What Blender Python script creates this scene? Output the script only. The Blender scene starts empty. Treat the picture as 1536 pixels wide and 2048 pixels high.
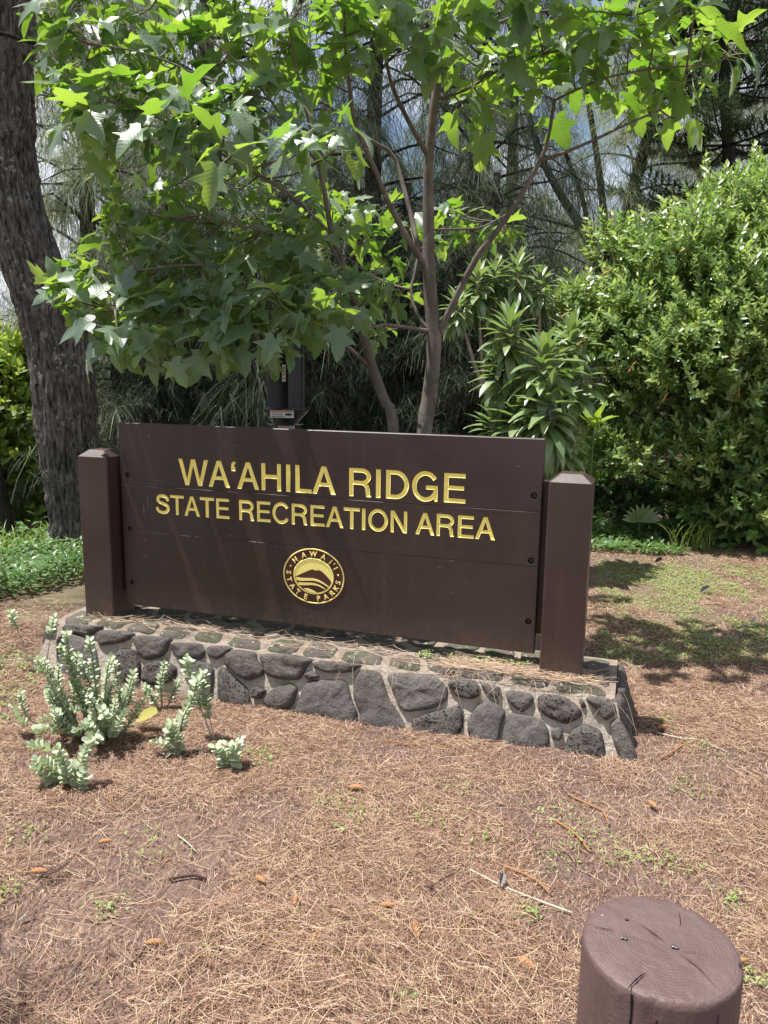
import bpy, math, random
import numpy as np
from mathutils import Matrix, Vector
from mathutils.geometry import tessellate_polygon

random.seed(7)
RNG = np.random.default_rng(7)
SC = bpy.context.scene
COL = SC.collection

# ------------------------------------------------------------------ camera
PITCH, ROLL, EYE = math.radians(9.94), math.radians(0.89), 1.57
FW = np.array([0, math.cos(PITCH), -math.sin(PITCH)])
_r0 = np.array([1.0, 0, 0]); _u0 = np.cross(_r0, FW)
RT = _r0 * math.cos(ROLL) + _u0 * math.sin(ROLL)
UP = -_r0 * math.sin(ROLL) + _u0 * math.cos(ROLL)
CAM = np.array([0, 0, EYE])
cam = bpy.data.cameras.new('camera')
cam.sensor_fit = 'VERTICAL'; cam.sensor_height = 36.0; cam.lens = 1540 / 2048 * 36.0
cam.clip_start = 0.05; cam.clip_end = 1500
co = bpy.data.objects.new('camera', cam); COL.objects.link(co)
co.matrix_world = Matrix(((RT[0], UP[0], -FW[0], 0), (RT[1], UP[1], -FW[1], 0), (RT[2], UP[2], -FW[2], EYE), (0, 0, 0, 1)))
SC.camera = co

# ------------------------------------------------------------------ sky, sun, exposure
SUN_EL = math.radians(71)
SUN_AZ = math.atan2(-0.98, 0.06)            # direction towards the sun seen from above (x, y) = (sin, cos)
w = bpy.data.worlds.new('World'); SC.world = w; w.use_nodes = True
nt = w.node_tree; nt.nodes.clear()
_o = nt.nodes.new('ShaderNodeOutputWorld'); _b = nt.nodes.new('ShaderNodeBackground')
sky = nt.nodes.new('ShaderNodeTexSky'); sky.sky_type = 'NISHITA'; sky.sun_disc = False
sky.sun_elevation = SUN_EL; sky.sun_rotation = SUN_AZ
_tc = nt.nodes.new('ShaderNodeTexCoord'); _n = nt.nodes.new('ShaderNodeTexNoise')
_n.inputs['Scale'].default_value = 3.0; _n.inputs['Detail'].default_value = 6
_cr = nt.nodes.new('ShaderNodeValToRGB'); _cr.color_ramp.elements[0].position = 0.42; _cr.color_ramp.elements[1].position = 0.60
_mx = nt.nodes.new('ShaderNodeMix'); _mx.data_type = 'RGBA'
_mx.inputs[7].default_value = (8.5, 9.0, 9.8, 1)
nt.links.new(_tc.outputs['Generated'], _n.inputs['Vector']); nt.links.new(_n.outputs['Fac'], _cr.inputs[0])
nt.links.new(_cr.outputs[0], _mx.inputs[0]); nt.links.new(sky.outputs[0], _mx.inputs[6])
nt.links.new(_mx.outputs[2], _b.inputs[0]); nt.links.new(_b.outputs[0], _o.inputs[0])
_b.inputs[1].default_value = 0.075
sl = bpy.data.lights.new('sun', 'SUN'); sl.energy = 5.0; sl.angle = math.radians(0.53); sl.color = (1.0, 0.975, 0.94)
so = bpy.data.objects.new('sun', sl); COL.objects.link(so)
SUN = Vector((math.sin(SUN_AZ) * math.cos(SUN_EL), math.cos(SUN_AZ) * math.cos(SUN_EL), math.sin(SUN_EL)))
so.rotation_euler = SUN.to_track_quat('Z', 'Y').to_euler()
SC.view_settings.view_transform = 'Standard'
SC.view_settings.look = 'None'
SC.view_settings.gamma = 1.0
SC.view_settings.use_curve_mapping = False
SC.view_settings.exposure = 0.92
SC.cycles.max_bounces = 8; SC.cycles.diffuse_bounces = 3; SC.cycles.transmission_bounces = 4

# ------------------------------------------------------------------ helpers
def spot(x, y, Y):
    """A point of the place at depth Y, measured from the photograph's own geometry."""
    d = FW + RT * (x - 768) / 1540 - UP * (y - 1024) / 1540
    return CAM + d * (Y / d[1])
def gspot(x, y, z=0.0):
    d = FW + RT * (x - 768) / 1540 - UP * (y - 1024) / 1540
    return CAM + d * ((z - EYE) / d[2])
def dist_key(p):
    d = np.asarray(p) - CAM; z = d @ FW
    return z
def in_view(p, m=1.05):
    d = np.asarray(p) - CAM; z = d @ FW
    return (z > 0.2) & (np.abs(d @ RT / np.maximum(z, .01)) < 0.4987 * m) & (np.abs(d @ UP / np.maximum(z, .01)) < 0.665 * m)

def _hash(i, j, k):
    n = (i * 374761393 + j * 668265263 + k * 2147483647) & 0xffffffff
    n = ((n ^ (n >> 13)) * 1274126177) & 0xffffffff
    return ((n ^ (n >> 16)) & 0xffff) / 65535.0
def vnoise(x, y, z=0.0):
    x, y, z = np.broadcast_arrays(np.asarray(x, float), np.asarray(y, float), np.asarray(z, float))
    xi, yi, zi = (np.floor(a).astype(np.int64) for a in (x, y, z))
    xf, yf, zf = x - xi, y - yi, z - zi
    xf, yf, zf = (a * a * (3 - 2 * a) for a in (xf, yf, zf))
    r = 0
    for a in (0, 1):
        for b in (0, 1):
            for c in (0, 1):
                wgt = (xf if a else 1 - xf) * (yf if b else 1 - yf) * (zf if c else 1 - zf)
                r = r + wgt * _hash(xi + a, yi + b, zi + c)
    return r
def fbm(x, y, z=0.0, o=4):
    r = 0; a = .5
    for i in range(o):
        r = r + a * vnoise(np.asarray(x) * 2 ** i + 17 * i, np.asarray(y) * 2 ** i, np.asarray(z) * 2 ** i); a *= .5
    return r

def np_mesh(name, V, faces, smooth=True, rnd=None, luv=None):
    V = np.asarray(V, np.float32).reshape(-1, 3)
    if isinstance(faces, np.ndarray): faces = [faces]
    me = bpy.data.meshes.new(name)
    me.vertices.add(len(V)); me.vertices.foreach_set('co', V.ravel())
    starts, loops, off = [], [], 0
    for f in faces:
        f = np.asarray(f, np.int32)
        if len(f) == 0: continue
        k = f.shape[1]
        starts.append(off + np.arange(len(f)) * k); loops.append(f.ravel()); off += f.size
    L = np.concatenate(loops).astype(np.int32); S_ = np.concatenate(starts).astype(np.int32)
    me.loops.add(len(L)); me.loops.foreach_set('vertex_index', L)
    me.polygons.add(len(S_)); me.polygons.foreach_set('loop_start', S_)
    me.polygons.foreach_set('use_smooth', np.full(len(S_), smooth, bool))
    me.update(calc_edges=True)
    if rnd is not None:
        a = me.attributes.new('rnd', 'FLOAT', 'POINT'); a.data.foreach_set('value', np.asarray(rnd, np.float32).ravel())
    if luv is not None:
        a = me.attributes.new('luv', 'FLOAT_VECTOR', 'POINT'); a.data.foreach_set('vector', np.asarray(luv, np.float32).ravel())
    return me
class MB:
    """collects pieces of ONE mesh"""
    def __init__(s): s.V = []; s.F = {}; s.n = 0; s.R = []
    def add(s, V, F, rnd=0.0):
        V = np.asarray(V, float).reshape(-1, 3)
        if isinstance(F, np.ndarray): F = [F]
        for f in F:
            f = np.asarray(f)
            if f.size: s.F.setdefault(f.shape[1], []).append(f + s.n)
        s.V.append(V); s.n += len(V); s.R.append(np.full(len(V), rnd) if np.isscalar(rnd) else np.asarray(rnd))
        return s
    def mesh(s, name, org=(0, 0, 0), smooth=True):
        return np_mesh(name, np.concatenate(s.V) - np.asarray(org), [np.concatenate(f) for f in s.F.values()], smooth, np.concatenate(s.R))

def origin(o):
    v = np.zeros(3)
    while o is not None:
        v += np.array(o.location); o = o.parent
    return v
def props(o, label=None, cat=None, group=None, kind=None):
    if label: o['label'] = label
    if cat: o['category'] = cat
    if group: o['group'] = group
    if kind: o['kind'] = kind
    return o
def thing(name, loc, label, cat, group=None):
    o = bpy.data.objects.new(name, None); COL.objects.link(o); o.location = [float(a) for a in loc]
    o.empty_display_size = .1
    return props(o, label, cat, group)
def put(name, me, mat=None, parent=None, **kw):
    """link a mesh given in its parent's local coordinates"""
    if mat is not None and len(me.materials) == 0: me.materials.append(mat)
    o = bpy.data.objects.new(name, me); COL.objects.link(o)
    if parent is not None: o.parent = parent
    return props(o, **kw)
def part(name, mb, mat, parent=None, smooth=True, **kw):
    """link an MB given in world coordinates"""
    org = origin(parent) if parent is not None else np.zeros(3)
    return put(name, mb.mesh(name, org, smooth), mat, parent, **kw)
def place(name, me, M, parent, **kw):
    """share mesh data; M is a world 4x4"""
    o = bpy.data.objects.new(name, me); COL.objects.link(o)
    M = np.array(M, float)
    if parent is not None:
        o.parent = parent; M[:3, 3] -= origin(parent)
    o.matrix_basis = Matrix(M.tolist())
    return props(o, **kw)

def smooth_path(pts, n):
    pts = np.asarray(pts, float)
    if len(pts) < 3:
        t = np.linspace(0, 1, n)[:, None]; return pts[0] * (1 - t) + pts[-1] * t
    P = np.vstack([2 * pts[0] - pts[1], pts, 2 * pts[-1] - pts[-2]])
    t = np.linspace(0, len(pts) - 1 - 1e-9, n); i = t.astype(int); f = (t - i)[:, None]
    a, b, c, d = P[i], P[i + 1], P[i + 2], P[i + 3]
    return .5 * (2 * b + (c - a) * f + (2 * a - 5 * b + 4 * c - d) * f ** 2 + (3 * b - a - 3 * c + d) * f ** 3)
def tube(pts, rad, k=7, wob=0.0):
    pts = np.asarray(pts, float); n = len(pts)
    rad = np.broadcast_to(np.asarray(rad, float), (n,)) if np.ndim(rad) else np.full(n, rad)
    T = np.gradient(pts, axis=0); T /= np.linalg.norm(T, axis=1)[:, None] + 1e-12
    a = np.array([0, 0, 1.]) if abs(T[0, 2]) < .9 else np.array([1., 0, 0])
    u = np.cross(T[0], a); u /= np.linalg.norm(u)
    A = np.linspace(0, 2 * np.pi, k, endpoint=False); V = np.zeros((n, k, 3))
    for i in range(n):
        u = u - T[i] * (u @ T[i]); u /= np.linalg.norm(u) + 1e-12
        v = np.cross(T[i], u)
        r = rad[i] * (1 + (wob * (vnoise(np.cos(A) * 1.5 + i * .3, np.sin(A) * 1.5, i * .45) - .5) if wob else 0))
        V[i] = pts[i] + (np.cos(A) * r)[:, None] * u + (np.sin(A) * r)[:, None] * v
    I = np.arange(n - 1)[:, None] * k; J = np.arange(k)[None]; J2 = (J + 1) % k
    F = np.stack([I + J, I + J2, I + k + J2, I + k + J], -1).reshape(-1, 4)
    caps = np.array([list(range(k))[::-1], [(n - 1) * k + j for j in range(k)]])
    return V.reshape(-1, 3), [F, caps]
def ribbons(P, width, side, rnd):
    """P (n,m,3) strands -> flat ribbons"""
    n, m = P.shape[:2]
    wd = np.asarray(width, float)
    if wd.ndim == 1: wd = wd[:, None] * np.ones(m)[None]
    o = side[:, None, :] * wd[:, :, None] * .5
    V = np.stack([P - o, P + o], 2).reshape(-1, 3)
    b = (np.arange(n)[:, None] * m + np.arange(m - 1)[None]) * 2
    F = np.stack([b, b + 1, b + 3, b + 2], -1).reshape(-1, 4)
    return V, F, np.repeat(rnd, 2 * m)
def unit(v): return v / (np.linalg.norm(v, axis=-1, keepdims=True) + 1e-12)
def rand_dirs(n, rng=RNG): return unit(rng.normal(size=(n, 3)))
def frames(x, up):
    """rotation matrices whose x axis is x and whose z axis is near up"""
    x = unit(x); y = unit(np.cross(up, x)); z = np.cross(x, y)
    return np.stack([x, y, z], -1)
def scatter(tV, tF, Rm, T, S, rnd):
    """copies of a template as one mesh: returns V, [F], rnd"""
    n, k = len(T), len(tV)
    V = np.einsum('nij,kj->nki', Rm, tV) * S[:, None, None] + T[:, None, :]
    F = [(np.asarray(f)[None] + (np.arange(n) * k)[:, None, None]).reshape(-1, np.asarray(f).shape[1]) for f in tF]
    return V.reshape(-1, 3), F, np.repeat(rnd, k)
def M4(R3, T, s):
    M = np.eye(4); M[:3, :3] = R3 * s; M[:3, 3] = T; return M
def box(lo, hi, f=lambda p: p):
    lo, hi = np.asarray(lo, float), np.asarray(hi, float)
    V = np.array([[(lo, hi)[i][0], (lo, hi)[j][1], (lo, hi)[k][2]] for i in (0, 1) for j in (0, 1) for k in (0, 1)])
    F = np.array([[0, 1, 3, 2], [4, 6, 7, 5], [0, 4, 5, 1], [2, 3, 7, 6], [0, 2, 6, 4], [1, 5, 7, 3]])
    return np.array([f(v) for v in V]), F

# ------------------------------------------------------------------ materials
class NT:
    def __init__(s, name):
        s.m = bpy.data.materials.new(name); s.m.use_nodes = True; s.t = s.m.node_tree; s.t.nodes.clear()
        s.out = s.t.nodes.new('ShaderNodeOutputMaterial')
    def n(s, typ, **kw):
        o = s.t.nodes.new('ShaderNode' + typ)
        for k, v in kw.items(): setattr(o, k, v)
        return o
    def l(s, a, b): s.t.links.new(a, b)
    def val(s, i, v):
        if hasattr(v, 'is_linked') or isinstance(v, bpy.types.NodeSocket): s.l(v, i)
        else: i.default_value = v
    def math(s, op, a, b=0.0, c=None, clamp=False):
        o = s.n('Math', operation=op, use_clamp=clamp); s.val(o.inputs[0], a); s.val(o.inputs[1], b)
        if c is not None: s.val(o.inputs[2], c)
        return o.outputs[0]
    def mix(s, f, a, b, blend='MIX'):
        o = s.n('Mix', data_type='RGBA', blend_type=blend); s.val(o.inputs[0], f)
        for i, v in ((6, a), (7, b)):
            if isinstance(v, tuple) and len(v) == 3: v = (*v, 1)
            s.val(o.inputs[i], v)
        return o.outputs[2]
    def ramp(s, f, stops):
        o = s.n('ValToRGB'); e = o.color_ramp.elements
        while len(e) < len(stops): e.new(.5)
        for q, (p, c) in zip(e, stops):
            q.position = p; q.color = (*c, 1) if isinstance(c, tuple) else (c, c, c, 1)
        s.l(f, o.inputs[0]); return o.outputs[0]
    def coord(s, scale=(1, 1, 1), kind='Object', rot=(0, 0, 0)):
        m = s.n('Mapping'); m.inputs['Scale'].default_value = scale; m.inputs['Rotation'].default_value = rot
        if kind == 'World': s.l(s.n('NewGeometry').outputs['Position'], m.inputs[0])
        else: s.l(s.n('TexCoord').outputs[kind], m.inputs[0])
        return m.outputs[0]
    def noise(s, v, scale, detail=4, rough=.55, dist=0.0):
        o = s.n('TexNoise'); s.l(v, o.inputs['Vector']); o.inputs['Scale'].default_value = scale
        o.inputs['Detail'].default_value = detail; o.inputs['Roughness'].default_value = rough; o.inputs['Distortion'].default_value = dist
        return o.outputs['Fac']
    def voro(s, v, scale, feature='F1', rnd=1.0):
        o = s.n('TexVoronoi', feature=feature); s.l(v, o.inputs['Vector']); o.inputs['Scale'].default_value = scale
        o.inputs['Randomness'].default_value = rnd
        return o.outputs['Distance']
    def bump(s, h, strength=.5, dist=.01, prev=None):
        o = s.n('Bump'); s.l(h, o.inputs['Height']); o.inputs['Strength'].default_value = strength; o.inputs['Distance'].default_value = dist
        if prev is not None: s.l(prev, o.inputs['Normal'])
        return o.outputs[0]
    def bsdf(s, col, rough=.6, spec=.5, normal=None, metal=0.0):
        o = s.n('BsdfPrincipled'); s.val(o.inputs['Base Color'], (*col, 1) if isinstance(col, tuple) and len(col) == 3 else col)
        s.val(o.inputs['Roughness'], rough); o.inputs['Specular IOR Level'].default_value = spec; o.inputs['Metallic'].default_value = metal
        if normal is not None: s.l(normal, o.inputs['Normal'])
        return o.outputs[0]
    def rnd(s):
        a = s.n('Attribute', attribute_name='rnd').outputs['Fac']
        return s.math('FRACT', s.math('ADD', a, s.n('ObjectInfo').outputs['Random']))
    def done(s, sh): s.l(sh, s.out.inputs[0]); return s.m
    def leaf(s, col, tcol, tfac, rough, spec, normal=None, sheen=0.0):
        b = s.bsdf(col, rough, spec, normal)
        if sheen: b.node.inputs['Sheen Weight'].default_value = sheen; b.node.inputs['Sheen Roughness'].default_value = .45
        t = s.n('BsdfTranslucent'); s.val(t.inputs[0], (*tcol, 1) if isinstance(tcol, tuple) else tcol)
        if normal is not None: s.l(normal, t.inputs['Normal'])
        m = s.n('MixShader'); s.val(m.inputs[0], tfac); s.l(b, m.inputs[1]); s.l(t.outputs[0], m.inputs[2])
        return s.done(m.outputs[0])

def simple_leaf(name, c1, c2, t1, t2, tf=.35, rough=.45, spec=.4):
    k = NT(name); r = k.rnd()
    return k.leaf(k.mix(r, c1, c2), k.mix(r, t1, t2), tf, rough, spec)

def m_paint(name, a, b, rough=.42, grain_axis='u', spec=.5):
    k = NT(name); g = k.coord((1, 1, 1), 'Object')
    # horizontal grain follows height: stretch along the board
    gs = k.coord((3.0, 3.0, 90.0) if grain_axis == 'u' else (60, 60, 2.5), 'Object')
    n1 = k.noise(gs, 1.0, 5, .6, .3); n2 = k.noise(g, 5.0, 5, .6); n3 = k.noise(g, 40.0, 3, .6)
    c = k.mix(k.ramp(n2, [(.35, 0.0), (.68, 1.0)]), a, b)
    c = k.mix(k.math('MULTIPLY', k.ramp(n1, [(.5, 0.0), (.75, 1.0)]), .16), c, (b[0] * 1.5, b[1] * 1.5, b[2] * 1.5))
    big = k.noise(g, 1.7, 4, .6); c = k.mix(k.ramp(big, [(.42, 0.), (.70, .55)]), c, (b[0] * 1.35 + .004, b[1] * 1.38 + .004, b[2] * 1.4 + .004))
    zz = k.n('SeparateXYZ'); k.l(g, zz.inputs[0]); drip = k.noise(k.coord((26, 26, 1.2), 'Object'), 1.0, 4, .6)
    c = k.mix(k.math('MULTIPLY', k.ramp(drip, [(.54, 0.), (.72, 1.)]), .08), c, (.15, .12, .10))
    c = k.mix(k.math('MULTIPLY', k.ramp(k.math('ADD', zz.outputs[2], k.math('MULTIPLY', n2, .18)), [(.08, 1.), (.30, 0.)]), k.ramp(n3, [(.35, .1), (.7, .45)])), c, (.19, .135, .10))
    sp = k.noise(gs, 6.0, 2, .5)
    c = k.mix(k.ramp(sp, [(.77, 0.0), (.80, .5)]), c, (.42, .38, .36))
    r = k.math('ADD', k.math('MULTIPLY', n2, .25), rough - .12)
    bp = k.bump(n1, .13, .003, k.bump(n3, .08, .002))
    return k.done(k.bsdf(c, r, spec, bp))
PAINT = m_paint('brown_paint', (.036, .0205, .0168), (.045, .0275, .0230))
POSTP = m_paint('brown_post_paint', (.038, .0205, .0165), (.049, .0275, .0225), .42, 'z')
k = NT('bolt_metal'); BOLT = k.done(k.bsdf((.03, .022, .02), .5, .5))
k = NT('gold_paint'); g = k.coord(); n = k.noise(g, 55, 4, .6)
GOLD = k.done(k.bsdf(k.mix(k.ramp(n, [(.3, 0.), (.75, 1.)]), (.98, .87, .30), (.94, .78, .20)), .75, .15, k.bump(n, .1, .001)))
k = NT('pale_gold'); g = k.coord(); n = k.noise(g, 70, 4, .6)
PALEGOLD = k.done(k.bsdf(k.mix(n, (.95, .78, .30), (.86, .66, .2)), .7, .2))
k = NT('logo_brown'); LOGOB = k.done(k.bsdf((.075, .030, .016), .55, .4))

def m_stone(name, c1, c2, pit, pscale):
    k = NT(name); g = k.coord((1, 1, 1), 'World'); r = k.n('ObjectInfo').outputs['Random']
    n = k.noise(g, 22, 7, .65); n2 = k.noise(g, 6, 4, .5); f = k.noise(g, 160, 4, .7)
    v = k.voro(g, pscale); pits = k.ramp(v, [(.0, 0.0), (.42, 1.0)]); v2 = k.voro(g, pscale * 2.7); p2 = k.ramp(v2, [(.0, 0.), (.3, 1.)])
    c = k.mix(k.ramp(n, [(.3, 0.), (.7, 1.)]), c1, c2)
    c = k.mix(k.math('MULTIPLY', k.ramp(n2, [(.50, 0.), (.75, 1.)]), .45), c, (.085, .066, .052))
    c = k.mix(k.math('MULTIPLY', r, .35), c, (.062, .050, .044))
    c = k.mix(k.ramp(f, [(.62, 0.), (.74, .45)]), c, (.27, .24, .215)); c = k.mix(k.ramp(f, [(.28, .6), (.42, 0.)]), c, (.018, .015, .014))
    c = k.mix(k.math('MULTIPLY', k.math('SUBTRACT', 1.0, pits), min(.85, .25 + .6 * pit)), c, (.014, .012, .011))
    b = k.bump(f, .9, .006, k.bump(n, 1.0, .028, k.bump(p2, .5 * pit, .010, k.bump(pits, pit, .022))))
    return k.done(k.bsdf(c, .85, .25, b))
STONE_R = m_stone('lava_stone', (.105, .090, .081), (.185, .160, .145), .45, 95)
STONE_S = m_stone('smooth_lava_stone', (.115, .100, .094), (.190, .168, .157), .35, 130)
STONE_P = m_stone('pitted_lava_stone', (.080, .068, .062), (.175, .150, .137), 1.0, 70)
k = NT('lichen_stone'); g = k.coord((1, 1, 1), 'World'); n = k.noise(g, 18, 6, .65); n2 = k.noise(g, 34, 5, .7); n3 = k.noise(g, 5, 4, .5)
c = k.mix(n, (.060, .050, .044), (.135, .110, .090)); c = k.mix(k.ramp(n3, [(.45, 0.), (.62, .55)]), c, (.075, .085, .045))
c = k.mix(k.ramp(n2, [(.60, 0.), (.66, .9)]), c, (.42, .43, .38))
STONE_T = k.done(k.bsdf(c, .9, .2, k.bump(n, .6, .012, k.bump(n2, .4, .004))))
k = NT('mortar'); g = k.coord((1, 1, 1), 'World'); n = k.noise(g, 30, 7, .7); f = k.noise(g, 190, 4, .7); n3 = k.noise(g, 7, 4, .6)
c = k.mix(k.ramp(n, [(.3, 0.), (.7, 1.)]), (.36, .31, .255), (.56, .485, .40)); c = k.mix(k.ramp(n3, [(.45, 0.), (.72, .7)]), c, (.22, .185, .15))
c = k.mix(k.ramp(f, [(.62, 0.), (.75, .5)]), c, (.17, .145, .13))
nzz = k.n('SeparateXYZ'); k.l(k.n('NewGeometry').outputs['Normal'], nzz.inputs[0]); c = k.mix(k.math('MULTIPLY', k.ramp(nzz.outputs[2], [(.6, 0.), (.95, .85)]), k.ramp(n, [(.3, .35), (.6, 1.)])), c, (.20, .145, .105))
MORTAR = k.done(k.bsdf(c, .92, .15, k.bump(f, .6, .005, k.bump(n, .9, .02))))

def m_bark(name, c1, c2, lichen, lcol=(.33, .36, .27), vs=(14, 14, 1.6), bs=.03):
    k = NT(name); g = k.coord((1, 1, 1), 'Object'); s_ = k.coord(vs, 'Object')
    n = k.noise(s_, 1.6, 8, .65, .6); n2 = k.noise(g, 3.0, 5, .6); f = k.noise(g, 26, 6, .7); fs = k.noise(s_, 7, 5, .65)
    c = k.mix(k.ramp(n, [(.36, 0.), (.66, 1.)]), c1, c2)
    l = k.math('MULTIPLY', k.ramp(f, [(.56, 0.), (.62, 1.)]), k.ramp(n2, [(.47, 0.), (.62, 1.)]))
    l2 = k.ramp(fs, [(.66, 0.), (.73, .55)])
    c = k.mix(k.math('MULTIPLY', k.math('MAXIMUM', l, l2), lichen), c, lcol)
    return k.done(k.bsdf(c, .9, .15, k.bump(fs, .6, bs * .4, k.bump(n, 1.0, bs))))
BARK = m_bark('ironwood_bark', (.022, .018, .016), (.23, .205, .185), .95, (.50, .52, .42), (24, 24, 5.5), .025)
BARK_D = m_bark('dark_bark', (.018, .014, .012), (.055, .045, .040), .25)
BARK_K = m_bark('candlenut_bark', (.095, .078, .064), (.19, .162, .137), .55, (.33, .30, .26), (5, 5, 3), .006)
BARK_P = m_bark('pale_stem_bark', (.20, .16, .125), (.34, .29, .23), .2, (.40, .38, .33), (5, 5, 9), .004)
BARK_S = m_bark('shrub_bark', (.05, .038, .030), (.11, .085, .068), .2, vs=(8, 8, 4), bs=.004)

# kukui leaf: veins drawn in the leaf's own coordinates
k = NT('candlenut_leaf'); r = k.rnd()
at = k.n('Attribute', attribute_name='luv'); sx = k.n('SeparateXYZ'); k.l(at.outputs['Vector'], sx.inputs[0])
X, Yv = sx.outputs[0], sx.outputs[1]; aY = k.math('ABSOLUTE', Yv)
vein = k.math('SUBTRACT', 1.0, k.math('MULTIPLY', aY, 75.0), clamp=True)
for ang in (51, 97):
    ca, sa = math.cos(math.radians(ang)), math.sin(math.radians(ang))
    dd = k.math('ABSOLUTE', k.math('SUBTRACT', k.math('MULTIPLY', X, sa), k.math('MULTIPLY', aY, ca)))
    al = k.math('ADD', k.math('MULTIPLY', X, ca), k.math('MULTIPLY', aY, sa))
    vl = k.math('MULTIPLY', k.math('SUBTRACT', 1.0, k.math('MULTIPLY', dd, 85.0), clamp=True), k.math('GREATER_THAN', al, 0.0))
    vein = k.math('MAXIMUM', vein, vl)
fr = k.math('FRACT', k.math('MULTIPLY', k.math('SUBTRACT', X, k.math('MULTIPLY', aY, .75)), 9.0))
rib = k.math('MULTIPLY', k.math('ABSOLUTE', k.math('SUBTRACT', fr, .5)), 2.0)
side = k.ramp(rib, [(.88, 0.), (1.0, .45)])
vein_all = k.math('MAXIMUM', vein, side); stalk = k.math('LESS_THAN', X, -.2)
nz = k.noise(k.coord((1, 1, 1), 'Object'), 7, 4, .6)
c = k.mix(r, (.060, .118, .066), (.120, .190, .095)); c = k.mix(k.math('MULTIPLY', nz, .35), c, (.13, .19, .11))
c = k.mix(k.math('MULTIPLY', vein_all, .5), c, (.26, .33, .15)); c = k.mix(stalk, c, (.36, .38, .13))
tc = k.mix(r, (.20, .42, .02), (.40, .58, .05)); tc = k.mix(k.math('MULTIPLY', vein_all, .35), tc, (.5, .58, .12))
KLEAF = k.leaf(c, tc, .42, k.math('ADD', .30, k.math('MULTIPLY', nz, .15)), .8, k.bump(k.math('ADD', k.math('MULTIPLY', rib, .5), vein), .14, .008), .35)

SHRUBL = simple_leaf('shrub_leaf', (.085, .160, .055), (.27, .35, .12), (.30, .50, .06), (.58, .70, .15), .36, .32, .8)
BUSHL = simple_leaf('bush_leaf', (.10, .17, .030), (.19, .25, .05), (.36, .52, .04), (.52, .62, .08), .38, .5, .4)
DRACL = simple_leaf('strap_leaf', (.11, .175, .075), (.22, .29, .13), (.22, .38, .05), (.42, .54, .12), .25, .36, .8)
DRACB = simple_leaf('bright_strap_leaf', (.18, .30, .03), (.26, .36, .05), (.40, .58, .04), (.50, .64, .06), .38, .35, .5)
SILVL = simple_leaf('silver_leaf', (.33, .41, .25), (.56, .61, .46), (.42, .54, .18), (.52, .62, .25), .22, .6, .3)
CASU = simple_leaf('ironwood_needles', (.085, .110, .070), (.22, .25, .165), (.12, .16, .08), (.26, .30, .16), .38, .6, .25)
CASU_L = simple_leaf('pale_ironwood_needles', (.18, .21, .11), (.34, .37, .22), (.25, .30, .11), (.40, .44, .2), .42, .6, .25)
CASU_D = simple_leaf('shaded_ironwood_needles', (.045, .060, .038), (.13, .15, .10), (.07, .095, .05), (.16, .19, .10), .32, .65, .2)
PINEL = simple_leaf('pine_needles', (.034, .070, .036), (.070, .115, .055), (.05, .09, .03), (.08, .13, .05), .22, .5, .35)
COVERL = simple_leaf('cover_leaf', (.060, .125, .035), (.12, .20, .06), (.18, .36, .03), (.30, .46, .06), .30, .4, .45)
WEEDL = simple_leaf('weed_leaf', (.15, .23, .06), (.30, .34, .12), (.26, .40, .05), (.38, .48, .1), .25, .55, .3)
GRASSB = simple_leaf('grass_blade', (.12, .22, .04), (.26, .34, .07), (.30, .46, .05), (.45, .55, .1), .35, .45, .4)
k = NT('dry_needles'); r = k.rnd()
NEEDLE = k.done(k.bsdf(k.ramp(r, [(.0, (.10, .046, .031)), (.38, (.235, .127, .083)), (.75, (.385, .25, .168)), (.94, (.56, .415, .29)), (1., (.47, .37, .15))]), .6, .3))
k = NT('cone_scale'); g = k.coord(); n = k.noise(g, 160, 4, .6)
CONE = k.done(k.bsdf(k.mix(n, (.27, .12, .045), (.44, .23, .105)), .65, .3, k.bump(n, .5, .004)))
k = NT('twig_bark'); g = k.coord(); n = k.noise(g, 120, 4, .6)
TWIG = k.done(k.bsdf(k.mix(n, (.17, .08, .035), (.36, .19, .085)), .8, .2, k.bump(n, .6, .004)))
TWIG_D = NT('dark_twig'); TWIG_D = TWIG_D.done(TWIG_D.bsdf((.055, .032, .026), .8, .2))
TWIG_W = NT('bleached_twig'); TWIG_W = TWIG_W.done(TWIG_W.bsdf((.40, .345, .28), .8, .2))
TWIG_O = NT('olive_twig'); TWIG_O = TWIG_O.done(TWIG_O.bsdf((.20, .15, .035), .8, .2))
DEADL = NT('grey_dead_leaf'); DEADL = DEADL.done(DEADL.bsdf((.17, .155, .15), .7, .2))
YELL = simple_leaf('yellow_leaf', (.33, .31, .075), (.36, .33, .09), (.5, .5, .1), (.5, .5, .1), .25, .5, .3)
BLACK = NT('black_plastic'); BLACK = BLACK.done(BLACK.bsdf((.012, .013, .016), .38, .5))
GREYP = NT('grey_plastic'); GREYP = GREYP.done(GREYP.bsdf((.055, .065, .070), .5, .5))
CUPM = NT('white_cup'); CUPM = CUPM.done(CUPM.bsdf((.55, .57, .56), .4, .5))
WHITE = NT('label_white'); WHITE = WHITE.done(WHITE.bsdf((.70, .70, .66), .5, .4))
LRED = NT('label_red'); LRED = LRED.done(LRED.bsdf((.60, .16, .07), .5, .4))
LGREY = NT('label_grey'); LGREY = LGREY.done(LGREY.bsdf((.22, .23, .20), .5, .4))
WIRE = NT('steel_wire'); WIRE = WIRE.done(WIRE.bsdf((.55, .55, .53), .4, .5, None, .6))
ORANGE = NT('flower_orange'); ORANGE = ORANGE.done(ORANGE.bsdf((.50, .22, .07), .6, .3))

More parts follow.
